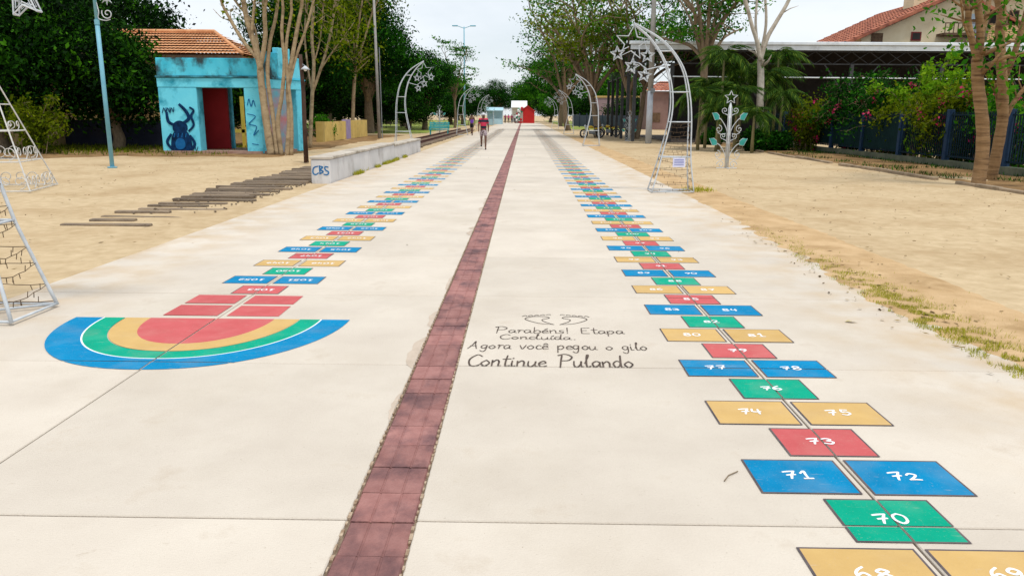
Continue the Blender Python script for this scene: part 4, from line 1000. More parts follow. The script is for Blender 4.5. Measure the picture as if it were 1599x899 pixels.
t3 = dense_tree(3, 'shade_tree', 'big round shade tree left of the path with its crown against the sky', (-13.6, 69, 0), blob(r_, 5.2, 1.0, 13.2, 11), G_DARK, 620, 60, .5, .2, .4, 3.0, shell=.45, group='shade trees left of the path')
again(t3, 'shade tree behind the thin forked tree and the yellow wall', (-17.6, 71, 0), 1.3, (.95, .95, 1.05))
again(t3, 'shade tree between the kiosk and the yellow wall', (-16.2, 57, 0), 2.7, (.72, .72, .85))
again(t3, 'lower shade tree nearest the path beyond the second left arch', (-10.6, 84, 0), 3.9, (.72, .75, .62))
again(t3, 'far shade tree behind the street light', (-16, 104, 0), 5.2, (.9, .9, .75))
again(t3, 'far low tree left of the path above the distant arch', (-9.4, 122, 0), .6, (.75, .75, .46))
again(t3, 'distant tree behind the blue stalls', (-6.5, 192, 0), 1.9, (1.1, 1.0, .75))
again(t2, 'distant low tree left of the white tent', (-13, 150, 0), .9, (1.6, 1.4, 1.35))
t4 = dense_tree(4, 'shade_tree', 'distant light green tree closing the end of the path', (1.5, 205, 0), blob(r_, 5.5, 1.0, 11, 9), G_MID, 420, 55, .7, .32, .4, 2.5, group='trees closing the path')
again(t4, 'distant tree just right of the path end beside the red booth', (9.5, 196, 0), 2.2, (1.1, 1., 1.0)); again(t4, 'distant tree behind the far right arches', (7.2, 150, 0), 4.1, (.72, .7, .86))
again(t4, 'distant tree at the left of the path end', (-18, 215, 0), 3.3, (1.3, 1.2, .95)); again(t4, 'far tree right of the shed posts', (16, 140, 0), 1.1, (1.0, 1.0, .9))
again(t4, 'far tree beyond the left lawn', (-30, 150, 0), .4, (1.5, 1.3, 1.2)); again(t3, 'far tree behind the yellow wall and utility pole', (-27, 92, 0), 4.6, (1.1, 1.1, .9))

for i, (x, y, sx, sz, lb) in enumerate(((-13.9, 40.6, .85, .72, 'low dark tree seen through the kiosk doorway'), (-17.5, 62, 1.3, .95, 'low dark tree under the big shade tree behind the yellow wall'), (-23, 74, 1.6, 1.1, 'low dark tree far behind the yellow wall'),
        (-13.5, 92, 1.3, .8, 'low dark tree behind the teal bench'), (-18.5, 100, 1.6, .95, 'low tree on the far lawn left of the street light'), (-12.2, 132, 1.5, .95, 'low tree behind the light blue stalls'), (-22, 128, 2.0, 1.3, 'wide low tree far on the left lawn'), (-34, 110, 2.4, 1.5, 'wide low tree far left behind the shade trees'),
        (11.2, 134, 1.5, .9, 'low tree behind the far railing fence'), (15.5, 112, 1.4, .8, 'low tree behind the small far house'), (5.9, 172, 1.4, 1.1, 'low tree right behind the red booth'), (-32, 66, 2.2, 1.3, 'wide low tree behind the orange roofed house'), (-14.2, 75, 1.0, .7, 'low dark tree behind the utility pole'), (-11.8, 81, .8, .6, 'low dark tree behind the second left arch'), (-20, 84, 1.5, .9, 'low dark tree between the forked tree and the utility pole'))):
    c = again(t2, lb, (x, y, 0), i*1.7, (sx, sx, sz))
    c['group'] = 'low trees in the background'
def loose_tree(seed, name, label, loc, ht, H, R_, n_main, mat, bark, leaf=.16, per=26, sp=.42, r0=.18, flat=.35, lean=(0,0), sub=5, stems=1, thin=1., group=None, zmin=0.):
    """open crown: curved limbs, sub-branches and flat leaf clumps with sky between"""
    rng = np.random.default_rng(seed); t = thing(name, label, 'tree', loc, 0, group); mb = MB(); C = []; T = []
    def clump(p, k=1.):
        m = int(per*k*rng.uniform(.5, 1.5)); q = np.array(p)+rng.normal(size=(m,3))*sp*np.array([1,1,flat]); C.append(q); T.append(np.clip(rng.normal(.42, .2)+rng.normal(0, .15, m), 0, 1))
    tops = []
    for s in range(stems):
        a = 2*math.pi*s/stems+rng.random(); off = .12*(stems > 1)
        b = Vector((off*math.cos(a), off*math.sin(a), -.05)); tp = Vector((lean[0]+(stems > 1)*.6*math.cos(a), lean[1]+(stems > 1)*.6*math.sin(a), ht*rng.uniform(.9, 1.1)))
        p = cr([b, b.lerp(tp, .4)+Vector((rng.normal()*.1, rng.normal()*.1, 0)), tp], 5); k = len(p); mb.tube(p, [r0*(1.25-.45*i/k)/stems**.4 for i in range(k)], 8); tops.append((tp, p))
    for i in range(n_main):
        tp, p = tops[i % stems]; s = p[-1-int(rng.integers(0, 2))]; a = 2*math.pi*(i+rng.random()*.7)/n_main; up = rng.uniform(.25, 1.)
        e = Vector((tp.x+R_*math.cos(a)*rng.uniform(.55, 1.)*(1.15-.6*up), tp.y+R_*math.sin(a)*rng.uniform(.55, 1.)*(1.15-.6*up), ht+(H-ht)*up))
        d = e-s; q = cr([s, s+d*.3+Vector((0,0,.10*d.length)), s+d*.65+Vector((rng.normal()*.05, rng.normal()*.05, .07))*d.length, e], 4); k = len(q)
        mb.tube(q, [r0*.6*(1-.82*j/k)*thin for j in range(k)], 6); clump(e)
        for _ in range(sub):
            j = int(rng.integers(k//4, k)); v = Vector(rng.normal(size=3)); v.z = abs(v.z)*.5+.1; f = q[j]+v.normalized()*d.length*rng.uniform(.22, .42)
            mid = q[j].lerp(f, .5)+Vector((0,0,.05*d.length)); mb.tube([q[j], mid, f], [r0*.22*thin, r0*.14*thin, r0*.05], 5); clump(f); clump(mid, .5)
            for __ in range(2):
                v2 = Vector(rng.normal(size=3)); v2.z = abs(v2.z)*.4; g_ = f+v2.normalized()*d.length*.15; mb.tube([mid.lerp(f, .6), g_], [r0*.09*thin, r0*.03], 4); clump(g_, .7)
    mb.build('trunk', bark, t, world=False, smooth=True, fix=False)
    C = np.concatenate(C); T = np.concatenate(T); ok = C[:,2] > zmin; link('crown', leaf_mesh('crown', C[ok], leaf, T[ok], mat, rng, .5), t)
    return t
GR = 'open trees along the right of the path'
loose_tree(11, 'street_tree', 'open tree with a leaning trunk beside the second right arch', (5.7, 60, 0), 3.2, 11.5, 6.2, 13, G_OLIVE, BARK, .19, 28, .52, .26, lean=(-.6,.4), sub=6, group=GR)
loose_tree(12, 'street_tree', 'two-stemmed open tree behind the star arch and the utility pole', (8.1, 57, 0), 3.4, 13, 5.6, 13, G_MID, BARK, .18, 25, .5, .22, stems=2, sub=6, group=GR)
loose_tree(13, 'street_tree', 'tall open tree rising over the white shed fascia', (10.6, 47.2, 0), 4.5, 12.5, 4.6, 11, G_MID, BARK, .18, 28, .5, .24, sub=6, group=GR)
loose_tree(14, 'street_tree', 'open tree reaching over the path beyond the third right arch', (4.9, 86, 0), 3.4, 13.5, 7.2, 14, G_MID, BARK, .24, 30, .65, .28, lean=(-.5,0), sub=7, group=GR)
loose_tree(15, 'street_tree', 'far open tree on the right in front of the red booth', (5.6, 118, 0), 3.0, 11, 6.0, 13, G_DARK, BARK, .26, 46, .7, .26, sub=6, group=GR)
loose_tree(16, 'almond_tree', 'slender pale tree with layered branches left of the path against the sky', (-8.6, 98, 0), 3.5, 10.2, 3.0, 12, G_MID, BARK, .2, 26, .4, .14, flat=.2, sub=4)
0 and loose_tree(17, 'street_tree', 'young tree between the utility pole and the seating wall end', (-12.6, 60.5, 0), 4.6, 12, 4.6, 12, G_OLIVE, BARK_P, .17, 40, .5, .17, sub=5)

# trees whose stems are followed from the photograph -----------------------
def stem_tree(seed, name, label, base, Y, stems, mat, bark, tips=7, per=20, leaf=.15, sp=.35, twig=1.2, Zc=None, dens=1., depth_=.25, wig=.0):
    rng = np.random.default_rng(seed); base = Vector(base); t = thing(name, label, 'tree', base); mb = MB(); C = []; T = []
    def clump(p, m):
        m = max(3, int(m*rng.uniform(.5, 1.5))); q = np.array(p)+rng.normal(size=(m,3))*sp; C.append(q); T.append(np.clip(rng.normal(.45, .2)+rng.normal(0, .15, m), 0, 1))
    for st, ra, rb in stems:
        dy = rng.normal()*depth_; P_ = []
        for i, (x, y) in enumerate(st):
            p = at(x, y, Y+dy*i/max(1, len(st)-1))-base; P_.append(p)
        if P_[0].z < .35: P_[0].z = -.08
        if st[-1][1] <= 6:                       # goes on above the picture
            d = (P_[-1]-P_[-2]).normalized(); P_ += [P_[-1]+d*1.3+Vector((rng.normal()*.2, rng.normal()*.3, .2)), P_[-1]+d*2.6+Vector((rng.normal()*.5, rng.normal()*.6, .3))]
        q = cr(P_, 5); k = len(q); rr = [(ra+(rb-ra)*i/k)*(1+wig*math.sin(i*2.1+seed)) for i in range(k)]; mb.tube(q, rr, 8)
        for _ in range(tips):
            j = int(rng.integers(int(k*.8) if st[0][1] > 200 else k//3, k)); v = Vector(rng.normal(size=3)); v.z = abs(v.z)+.35; v.normalize(); e = q[j]+v*twig*rng.uniform(.5, 1.2); mid = q[j].lerp(e, .5)+Vector(rng.normal(size=3)*.06)
            mb.tube([q[j], mid, e], [rb*.55, rb*.4, .008], 5)
            if rng.random() < dens: clump(e, per); clump(mid, per*.3)
        if dens > 0: clump(q[-1], per*1.5)
    mb.build('trunk', bark, t, world=False, smooth=True, fix=False)
    if C: C = np.concatenate(C); T = np.concatenate(T); link('crown', leaf_mesh('crown', C, leaf, T, mat, rng, .5), t)
    return t
Y = 31.6
stem_tree(21, 'multi_stem_tree', 'pale multi-stemmed tree in front of the kiosk corner', gd(432, 241), Y, [
    ([(424,241),(416,190),(408,130),(404,90),(388,40),(380,0)], 0.172, 0.065), ([(406,110),(414,60),(413,20),(415,0)], 0.098, 0.058), ([(404,95),(378,62),(358,28),(345,0)], 0.082, 0.036),
    ([(410,140),(402,95),(394,55),(397,10),(398,0)], 0.074, 0.036), ([(433,241),(426,180),(418,120),(421,70),(430,30),(434,0)], 0.098, 0.043),
    ([(440,241),(434,192),(440,150),(444,100),(440,50),(441,0)], 0.098, 0.036), ([(448,241),(452,190),(450,130),(458,80),(466,35),(472,0)], 0.115, 0.043),
    ([(455,241),(455,180),(449,120),(447,70),(455,20),(455,0)], 0.082, 0.036), ([(450,140),(462,90),(478,45),(490,0)], 0.066, 0.029), ([(404,90),(396,40),(366,0)], 0.057, 0.029)],
    G_OLIVE, BARK_P, 9, 14, .14, .35, 1.1, dens=.7, wig=.05)
stem_tree(22, 'forked_tree', 'thin forked tree just behind the wooden post', gd(484, 229), 37.5, [
    ([(484,229),(486,180),(488,140),(490,100),(487,60),(489,20),(488,0)], .10, .05), ([(488,145),(500,110),(512,70),(520,30),(522,0)], .07, .04), ([(488,150),(480,100),(476,50),(482,0)], .05, .03), ([(500,110),(520,80),(536,60)], .04, .02), ([(490,100),(500,60),(506,0)], .04, .03)],
    G_OLIVE, BARK_P, 12, 34, .14, .45, 1.3, dens=1)
b = at(551,190,59); b.z = 0
stem_tree(23, 'forked_tree', 'slender forked tree growing behind the yellow wall', b, 59, [
    ([(550,213),(552,150),(555,98)], .15, .12), ([(555,98),(545,70),(533,40),(524,0)], .085, .045), ([(555,98),(558,60),(562,25),(566,0)], .09, .045), ([(555,98),(568,65),(578,30),(590,0)], .085, .045), ([(545,70),(530,52),(516,40)], .05, .03)],
    G_OLIVE, BARK_P, 16, 60, .17, .6, 2.0, dens=1)
b = at(1185,238,38.8); b.z = 0
stem_tree(24, 'forked_tree', 'whitish forked tree with sparse leaves rising over the shed fascia', b, 38.8, [
    ([(1187,238),(1187,170),(1188,120),(1187,92)], .20, .15), ([(1187,92),(1182,65),(1174,40),(1164,0)], .11, .06), ([(1187,95),(1198,60),(1212,35),(1232,0)], .12, .06), ([(1182,65),(1180,35),(1182,0)], .07, .04), ([(1190,75),(1196,40),(1195,0)], .08, .04)],
    G_MID, BARK_W, 6, 8, .16, .3, 1.0, dens=.5)
stem_tree(25, 'forked_tree', 'ring-barked tree at the right edge standing on the kerb', gd(1527, 289), 19.6, [
    ([(1527,289),(1534,240),(1534,190),(1527,130),(1526,90)], .17, .13), ([(1526,95),(1518,65),(1512,35),(1506,0)], .085, .06), ([(1528,92),(1531,50),(1526,0)], .10, .075), ([(1528,70),(1538,35),(1544,0)], .07, .05), ([(1518,65),(1506,40),(1500,0)], .03, .02)],
    G_MID, BARK_R, 5, 26, .13, .4, 1.0, dens=.9, wig=.035)
stem_tree(26, 'forked_tree', 'rightmost ring-barked tree with a branch leaning right', gd(1547, 282), 21.4, [
    ([(1547,281),(1558,230),(1566,180),(1565,125),(1561,60),(1560,0)], .15, .10), ([(1566,128),(1580,95),(1594,50),(1606,0)], .085, .05), ([(1566,195),(1580,165),(1602,135),(1640,90)], .07, .04), ([(1563,200),(1556,150),(1555,130)], .04, .03)],
    G_MID, BARK_R, 5, 26, .13, .4, 1.0, dens=.9, wig=.035)

# palms, bougainvillea, shrubs ---------------------------------------------
def frond_mesh(seed, L_=1.6, n=26, wide=.42):
    rng = np.random.default_rng(seed); V_ = []; F_ = []; T_ = []
    rc = [Vector((L_*(t-.18*t*t), 0, .85*L_*t-1.35*L_*t*t)) for t in np.linspace(0, 1, n)]
    mb = MB(); mb.tube(rc, [.014*(1-.8*i/n) for i in range(n)], 4); nf = len(mb.f); V_ = list(mb.v); F_ = list(mb.f); T_ = [.75]*nf
    for i in range(3, n):
        d = (rc[i]-rc[i-1]).normalized(); ln = wide*L_*math.sin(math.pi*(.12+.86*i/n))**.7*rng.uniform(.8, 1.1)
        for s in (-1, 1):
            o = (d*.55+Vector((0, s*.8, -.35-.5*rng.random()))).normalized(); p = rc[i]; k = len(V_); m = p+o*ln*.5+Vector((0,0,.02)); e = p+o*ln+Vector((0,0,-.10*L_*rng.random()))
            wv = d*.022*L_; V_ += [tuple(p), tuple(m+wv), tuple(e), tuple(m-wv)]; F_.append((k, k+1, k+2, k+3)); T_.append(float(np.clip(rng.normal(.5, .22), 0, 1)))
    me = bpy.data.meshes.new('frond'); me.from_pydata(V_, [], F_); a_ = me.attributes.new('tint', 'FLOAT', 'FACE'); a_.data.foreach_set('value', np.array(T_, np.float32)); me.materials.append(G_PALM); return me
FR = [frond_mesh(i) for i in (1, 2, 3)]
def palm(seed, label, loc, ht, n, sc, lean=0.):
    rng = np.random.default_rng(seed); t = thing('areca_palm', label, 'palm', loc, 0, 'palms before the shed')
    MB().tube([(0,0,-.05), (lean*.3,0,ht*.5), (lean,0,ht)], [.09,.07,.05], 8).build('trunk', pm('palm_trunk', (.16,.14,.07), (.26,.23,.11), 8, .8, .5, 30, stretch=(1,1,6)), t, world=False, smooth=True)
    for i in range(n):
        o = link('frond', FR[i % 3], t); o.location = (lean, 0, ht-rng.random()*.25); o.rotation_euler = (rng.normal()*.15, rng.uniform(-.95, .25), i*2.4+rng.normal()*.2); s = sc*rng.uniform(.8, 1.15); o.scale = (s, s, s)
for i, (px, Y_, top, n, sc, lb) in enumerate(((1131, 39.5, 92, 20, 1.0, 'tall palm with a bright crown left of the whitish tree'), (1216, 41.5, 92, 20, .95, 'palm with a round crown right of the whitish tree'), (1106, 41.5, 135, 18, .9, 'low palm just right of the star arch legs'),
        (1152, 37.4, 150, 20, .95, 'drooping palm behind the leaf ornament'), (1178, 36.2, 180, 16, .8, 'short palm at the foot of the whitish tree'), (1122, 37.8, 175, 16, .8, 'short palm to the left of the leaf ornament'), (1222, 39.0, 150, 16, .85, 'short palm at the left end of the bougainvillea'), (1094, 39.0, 150, 22, .95, 'bushy palm behind the lower legs of the star arch'), (1200, 40.2, 125, 24, 1.0, 'bushy palm between the whitish tree and the fence'), (1160, 41.0, 120, 24, 1.0, 'bushy palm right behind the leaf ornament star'))):
    p = at(px, top, Y_); palm(50+i, lb, (p.x, Y_, 0), max(.5, p.z), n, sc)
def shrub(seed, name, label, loc, H, R_, stems, mat, per=7, leaf=.1, flow=0., arch=.5, r0=.02, cat='shrub', twig=.25, spf=.09):
    rng = np.random.default_rng(seed); t = thing(name, label, cat, loc); mb = MB(); C = []; T = []; F_ = []; FT = []
    for s in range(stems):
        a = rng.random()*2*math.pi; rr = R_*rng.uniform(.3, 1.); h = H*rng.uniform(.55, 1.)
        b = Vector((rng.normal()*.2*R_, rng.normal()*.2*R_, -.03)); e = Vector((rr*math.cos(a), rr*math.sin(a), h*rng.uniform(1-arch, 1.)))
        q = cr([b, b.lerp(e, .3)+Vector((0,0,h*.35)), b.lerp(e, .7)+Vector((0,0,h*.3*(1+arch)*.7)), e], 6); k = len(q); mb.tube(q, [r0*(1-.8*i/k) for i in range(k)], 4)
        for j in range(2, k):
            m = int(per*rng.uniform(.5, 1.5)); C.append(np.array(q[j])+rng.normal(size=(m,3))*spf*(1.2)); T.append(np.clip(rng.normal(.45, .22, m)+.3*(j/k-.5), 0, 1))
            if rng.random() < .35:
                v = Vector(rng.normal(size=3)).normalized()*twig*H*.5; f = q[j]+v; mb.tube([q[j], f], [.008, .004], 4); m = per*2; C.append(np.array(f)+rng.normal(size=(m,3))*spf*1.6); T.append(np.clip(rng.normal(.45, .22, m), 0, 1))
                if rng.random() < flow: F_.append(np.array(f)+rng.normal(size=(14,3))*.09); FT.append(rng.random(14))
        if rng.random() < flow: F_.append(np.array(q[-1])+rng.normal(size=(18,3))*.1); FT.append(rng.random(18))
    mb.build('stems', BARK, t, world=False, fix=False); C = np.concatenate(C); T = np.concatenate(T); ok = C[:,2] > .02
    link('foliage', leaf_mesh('foliage', C[ok], leaf, T[ok], mat, rng, .55), t)
    if F_: F_ = np.concatenate(F_); link('blossom', leaf_mesh('blossom', F_, .09, np.concatenate(FT), G_FLOW, rng, .8), t)
    return t
for i, (px, Y_, H, R_, n, mat, per, fl, lb) in enumerate((
        (1290, 36.0, 3.5, 2.0, 46, G_DARK, 8, .10, 'dark bougainvillea with pink blossom over the left fence end'),
        (1370, 33.0, 3.3, 1.8, 40, G_DARK, 8, .08, 'bougainvillea with pink blossom in the middle of the fence'),
        (1405, 30.2, 4.0, 2.1, 24, G_LIGHT, 9, .0, 'bright green shrub with long arching sprays over the fence'),
        (1468, 28.0, 2.9, 1.6, 34, G_OLIVE, 9, .05, 'olive shrub leaning on the fence beside the bright arching shrub'),
        (1335, 31.5, 2.7, 1.3, 26, G_OLIVE, 9, .05, 'dry looking shrub behind the dark screened fence'),
        (1262, 38.5, 2.6, 1.2, 26, G_OLIVE, 8, .2, 'brownish shrub between the palms and the bougainvillea'),
        (1540, 27.0, 2.7, 1.4, 26, G_DARK, 8, .15, 'dark shrub behind the ring-barked trees'),
        (1590, 24.5, 2.5, 1.2, 22, G_MID, 8, .12, 'shrub with pink blossom at the right picture edge'))):
    x = max(at(px, 180, Y_).x, 15.2 if i not in (5,) else 12.2); Yq = Y_ if x > 15.3 or i == 5 else Y_
    shrub(70+i, twig=(.04 if i == 2 else .25), arch=(.35 if i == 2 else .5), name='bougainvillea' if i < 2 else 'fence_shrub', label=lb, loc=(x, Yq, 0), H=H, R_=R_, stems=n, mat=mat, per=per, leaf=.12, flow=fl, r0=.022, spf=(.075 if i == 2 else .12))
sp_ = [(1180, 236, .9, .7, 'dark green bush at the foot of the palms'), (1110, 226, .7, .7, 'small bush left of the leaf ornament'), (1215, 236, .8, .6, 'low bush at the left end of the fence')]
for i, (px, py, H, R_, lb) in enumerate(sp_):
    p = gd(px, py); shrub(90+i, 'bush', lb, (p.x, p.y, 0), H, R_, 34, G_DARK, 9, .12, 0, r0=.012, cat='bush', spf=.1)
p = at(50, 200, 30.5); shrub(95, 'bush', 'pale sprawling bush below the ochre house at the left', (p.x, 30.8, 0), 2.3, 1.2, 26, G_OLIVE, 6, .12, 0, cat='bush')
p = at(500, 188, 48); shrub(96, 'bush', 'leafy bush rising behind the yellow wall', (p.x, 48.5, 0), 1.5, .7, 20, G_MID, 7, .13, 0, cat='bush')

# grass, litter -------------------------------------------------------------
def grass(name, pts, h, mat, rng, blades=1):
    n = len(pts); B = np.asarray(pts, float); a = rng.normal(size=(n,3))*.45; a[:,2] = 1; a /= np.linalg.norm(a, axis=1)[:,None]; s = (h*rng.uniform(.5, 1.4, n))[:,None]
    b = rng.normal(size=(n,3)); b[:,2] = 0; b /= np.linalg.norm(b, axis=1)[:,None]; V_ = np.empty((n,3,3)); V_[:,0] = B-b*s*.10-[0,0,.01]; V_[:,1] = B+b*s*.10-[0,0,.01]; V_[:,2] = B+a*s
    me = bpy.data.meshes.new(name); me.vertices.add(3*n); me.vertices.foreach_set('co', V_.reshape(-1).astype(np.float32)); me.loops.add(3*n); me.loops.foreach_set('vertex_index', np.arange(3*n, dtype=np.int32))
    me.polygons.add(n); me.polygons.foreach_set('loop_start', np.arange(0, 3*n, 3, dtype=np.int32)); me.update(calc_edges=True)
    at_ = me.attributes.new('tint', 'FLOAT', 'FACE'); at_.data.foreach_set('value', rng.random(n).astype(np.float32)); me.materials.append(mat); return me
rng = np.random.default_rng(5)
P_ = []
for (cx, cy, rx, ry, n) in ((3.45,5.6,.12,.45,4000), (3.42,6.5,.14,.4,5500), (3.5,7.5,.14,.5,4000), (3.4,4.9,.12,.35,2500), (3.5,8.8,.12,.6,2000), (3.6,10.5,.1,.8,900), (3.55,5.2,.25,1.6,2500)):
    q = rng.normal(size=(n,2))*[rx, ry]+[cx, cy]
    keep = np.array([noise.noise(Vector((a*5, b*5, 1.))) > -.05 for a, b in q]); q = q[keep & (q[:,0] > 3.2)]
    P_.append(np.c_[q, np.zeros(len(q))])
o = link('grass', grass('grass', np.concatenate(P_), .030, G_GRASS, rng), kind='stuff'); tag(o, 'low dry green grass along the right edge of the path', 'grass')
P_ = []
q = rng.uniform(size=(4500,2))*[.12, 10]+[-4.66, 20.5]; keep = np.array([noise.noise(Vector((a*3, b*.9, 3.))) > .05 for a, b in q]); P_.append(np.c_[q[keep], np.zeros(keep.sum())])
q = rng.normal(size=(260,2))*[.16,.2]+[3.95, 17.5]; P_.append(np.c_[q, np.zeros(len(q))])
o = link('grass', grass('grass', np.concatenate(P_), .10, G_GRASS, rng), kind='stuff'); tag(o, 'bright weeds at the foot of the seating wall and the arch', 'grass')
q = rng.uniform(size=(9000,2))*[2.6, 30]+[11.6, 16]; keep = np.array([noise.noise(Vector((a*.8, b*.6, 5.))) > .12 or a > 14.0 for a, b in q]); P_ = np.c_[q[keep], np.full(keep.sum(), .04)]
o = link('grass', grass('grass', P_, .10, G_DARK, rng), kind='stuff'); tag(o, 'dark weeds under the blue picket fence', 'grass')
q = rng.uniform(size=(9000,2))*[22, 9]+[-34, 30]; q = q[(q[:,1] > 31.5) | (rng.random(len(q)) < .25)]; P_ = np.c_[q, np.zeros(len(q))]
o = link('grass', grass('grass', P_, .16, G_OLIVE, rng), kind='stuff'); tag(o, 'shaded grass under the trees left of the kiosk', 'grass')
# fallen leaves and twigs
n = 2600; q = np.concatenate([rng.uniform(size=(1500,2))*[10, 32]+[3.7, 4], rng.uniform(size=(700,2))*[9, 25]+[-14, 7], rng.normal(size=(300,2))*[.2,2.5]+[3.45,7], rng.uniform(size=(40,2))*[7.5, 30]+[-4.3, 9]])
up = np.zeros((len(q),3)); C = np.c_[q, np.full(len(q), .012)]; a = rng.normal(size=(len(q),3)); 
me = leaf_mesh('leaf_litter', C, .045, rng.random(len(q)), G_DRY, rng, .5); co_ = np.empty(len(me.vertices)*3, np.float32); me.vertices.foreach_get('co', co_); co_ = co_.reshape(-1,3); co_[:,2] = .012+(co_[:,2]-.012)*.25; me.vertices.foreach_set('co', co_.reshape(-1))
o = link('leaf_litter', me, kind='stuff'); tag(o, 'small dry leaves scattered over sand and path', 'leaves')
lf = gd(1328, 503); g = MB(); g.v = [(lf.x-.05, lf.y, .006), (lf.x-.01, lf.y+.03, .012), (lf.x+.06, lf.y-.005, .006), (lf.x, lf.y-.03, .02)]; g.f = [(0,1,3),(1,2,3)]
tag(g.build('fallen_leaf', pm('fallen_leaf', (.42,.34,.12), (.5,.42,.2), 20, .7), fix=False), 'single pale dry leaf lying on the slabs right of the squares', 'leaf')
tw = [gd(1131, 752), gd(1138, 743), gd(1152, 737)]; tag(MB().tube([Vector((p.x, p.y, .006)) for p in tw], .003, 5).build('twig', BARK), 'short curved twig lying left of the square numbered 71', 'twig')
# ================================================================ PEOPLE
def skin(name, chains, mat, parent, sub=2):
    """one continuous surface grown along connected joints: chains of (point, radius); equal points are shared"""
    key = {}; V_ = []; R_ = []; E_ = []
    def idx(p, r):
        k = tuple(round(c, 4) for c in p)
        if k not in key: key[k] = len(V_); V_.append(p); R_.append(r if isinstance(r, tuple) else (r, r))
        return key[k]
    for ch in chains:
        ii = [idx(p, r) for p, r in ch]; E_ += [(a, b) for a, b in zip(ii, ii[1:]) if a != b]
    me = bpy.data.meshes.new(name); me.from_pydata(V_, E_, []); o = link(name, me, parent)
    md = o.modifiers.new('skin', 'SKIN'); md.use_smooth_shade = True
    for i, sv in enumerate(me.skin_vertices[0].data): sv.radius = R_[i]; sv.use_root = (i == 0)
    ss = o.modifiers.new('sub', 'SUBSURF'); ss.levels = sub; ss.render_levels = sub
    me.materials.append(mat); return o
def stripes(name, c1, c2, per, duty):
    m = bpy.data.materials.new(name); m.use_nodes = True; t = m.node_tree; n = t.nodes.new; L = t.links.new; b = t.nodes['Principled BSDF']
    tc = n('ShaderNodeTexCoord'); sx = n('ShaderNodeSeparateXYZ'); L(tc.outputs['Object'], sx.inputs[0])
    a = n('ShaderNodeMath'); a.operation = 'PINGPONG'; a.inputs[1].default_value = per/2; L(sx.outputs['Z'], a.inputs[0]); g_ = n('ShaderNodeMath'); g_.operation = 'GREATER_THAN'; g_.inputs[1].default_value = per/2*duty; L(a.outputs[0], g_.inputs[0])
    x = n('ShaderNodeMix'); x.data_type = 'RGBA'; L(g_.outputs[0], x.inputs['Factor']); x.inputs['A'].default_value = (*c1, 1); x.inputs['B'].default_value = (*c2, 1); L(x.outputs['Result'], b.inputs['Base Color']); b.inputs['Roughness'].default_value = .85
    return m
SKIN = pm('skin', (.115,.055,.035), (.15,.075,.05), 8, .6); HAIR = pm('hair', (.012,.010,.009), None, 5, .6)
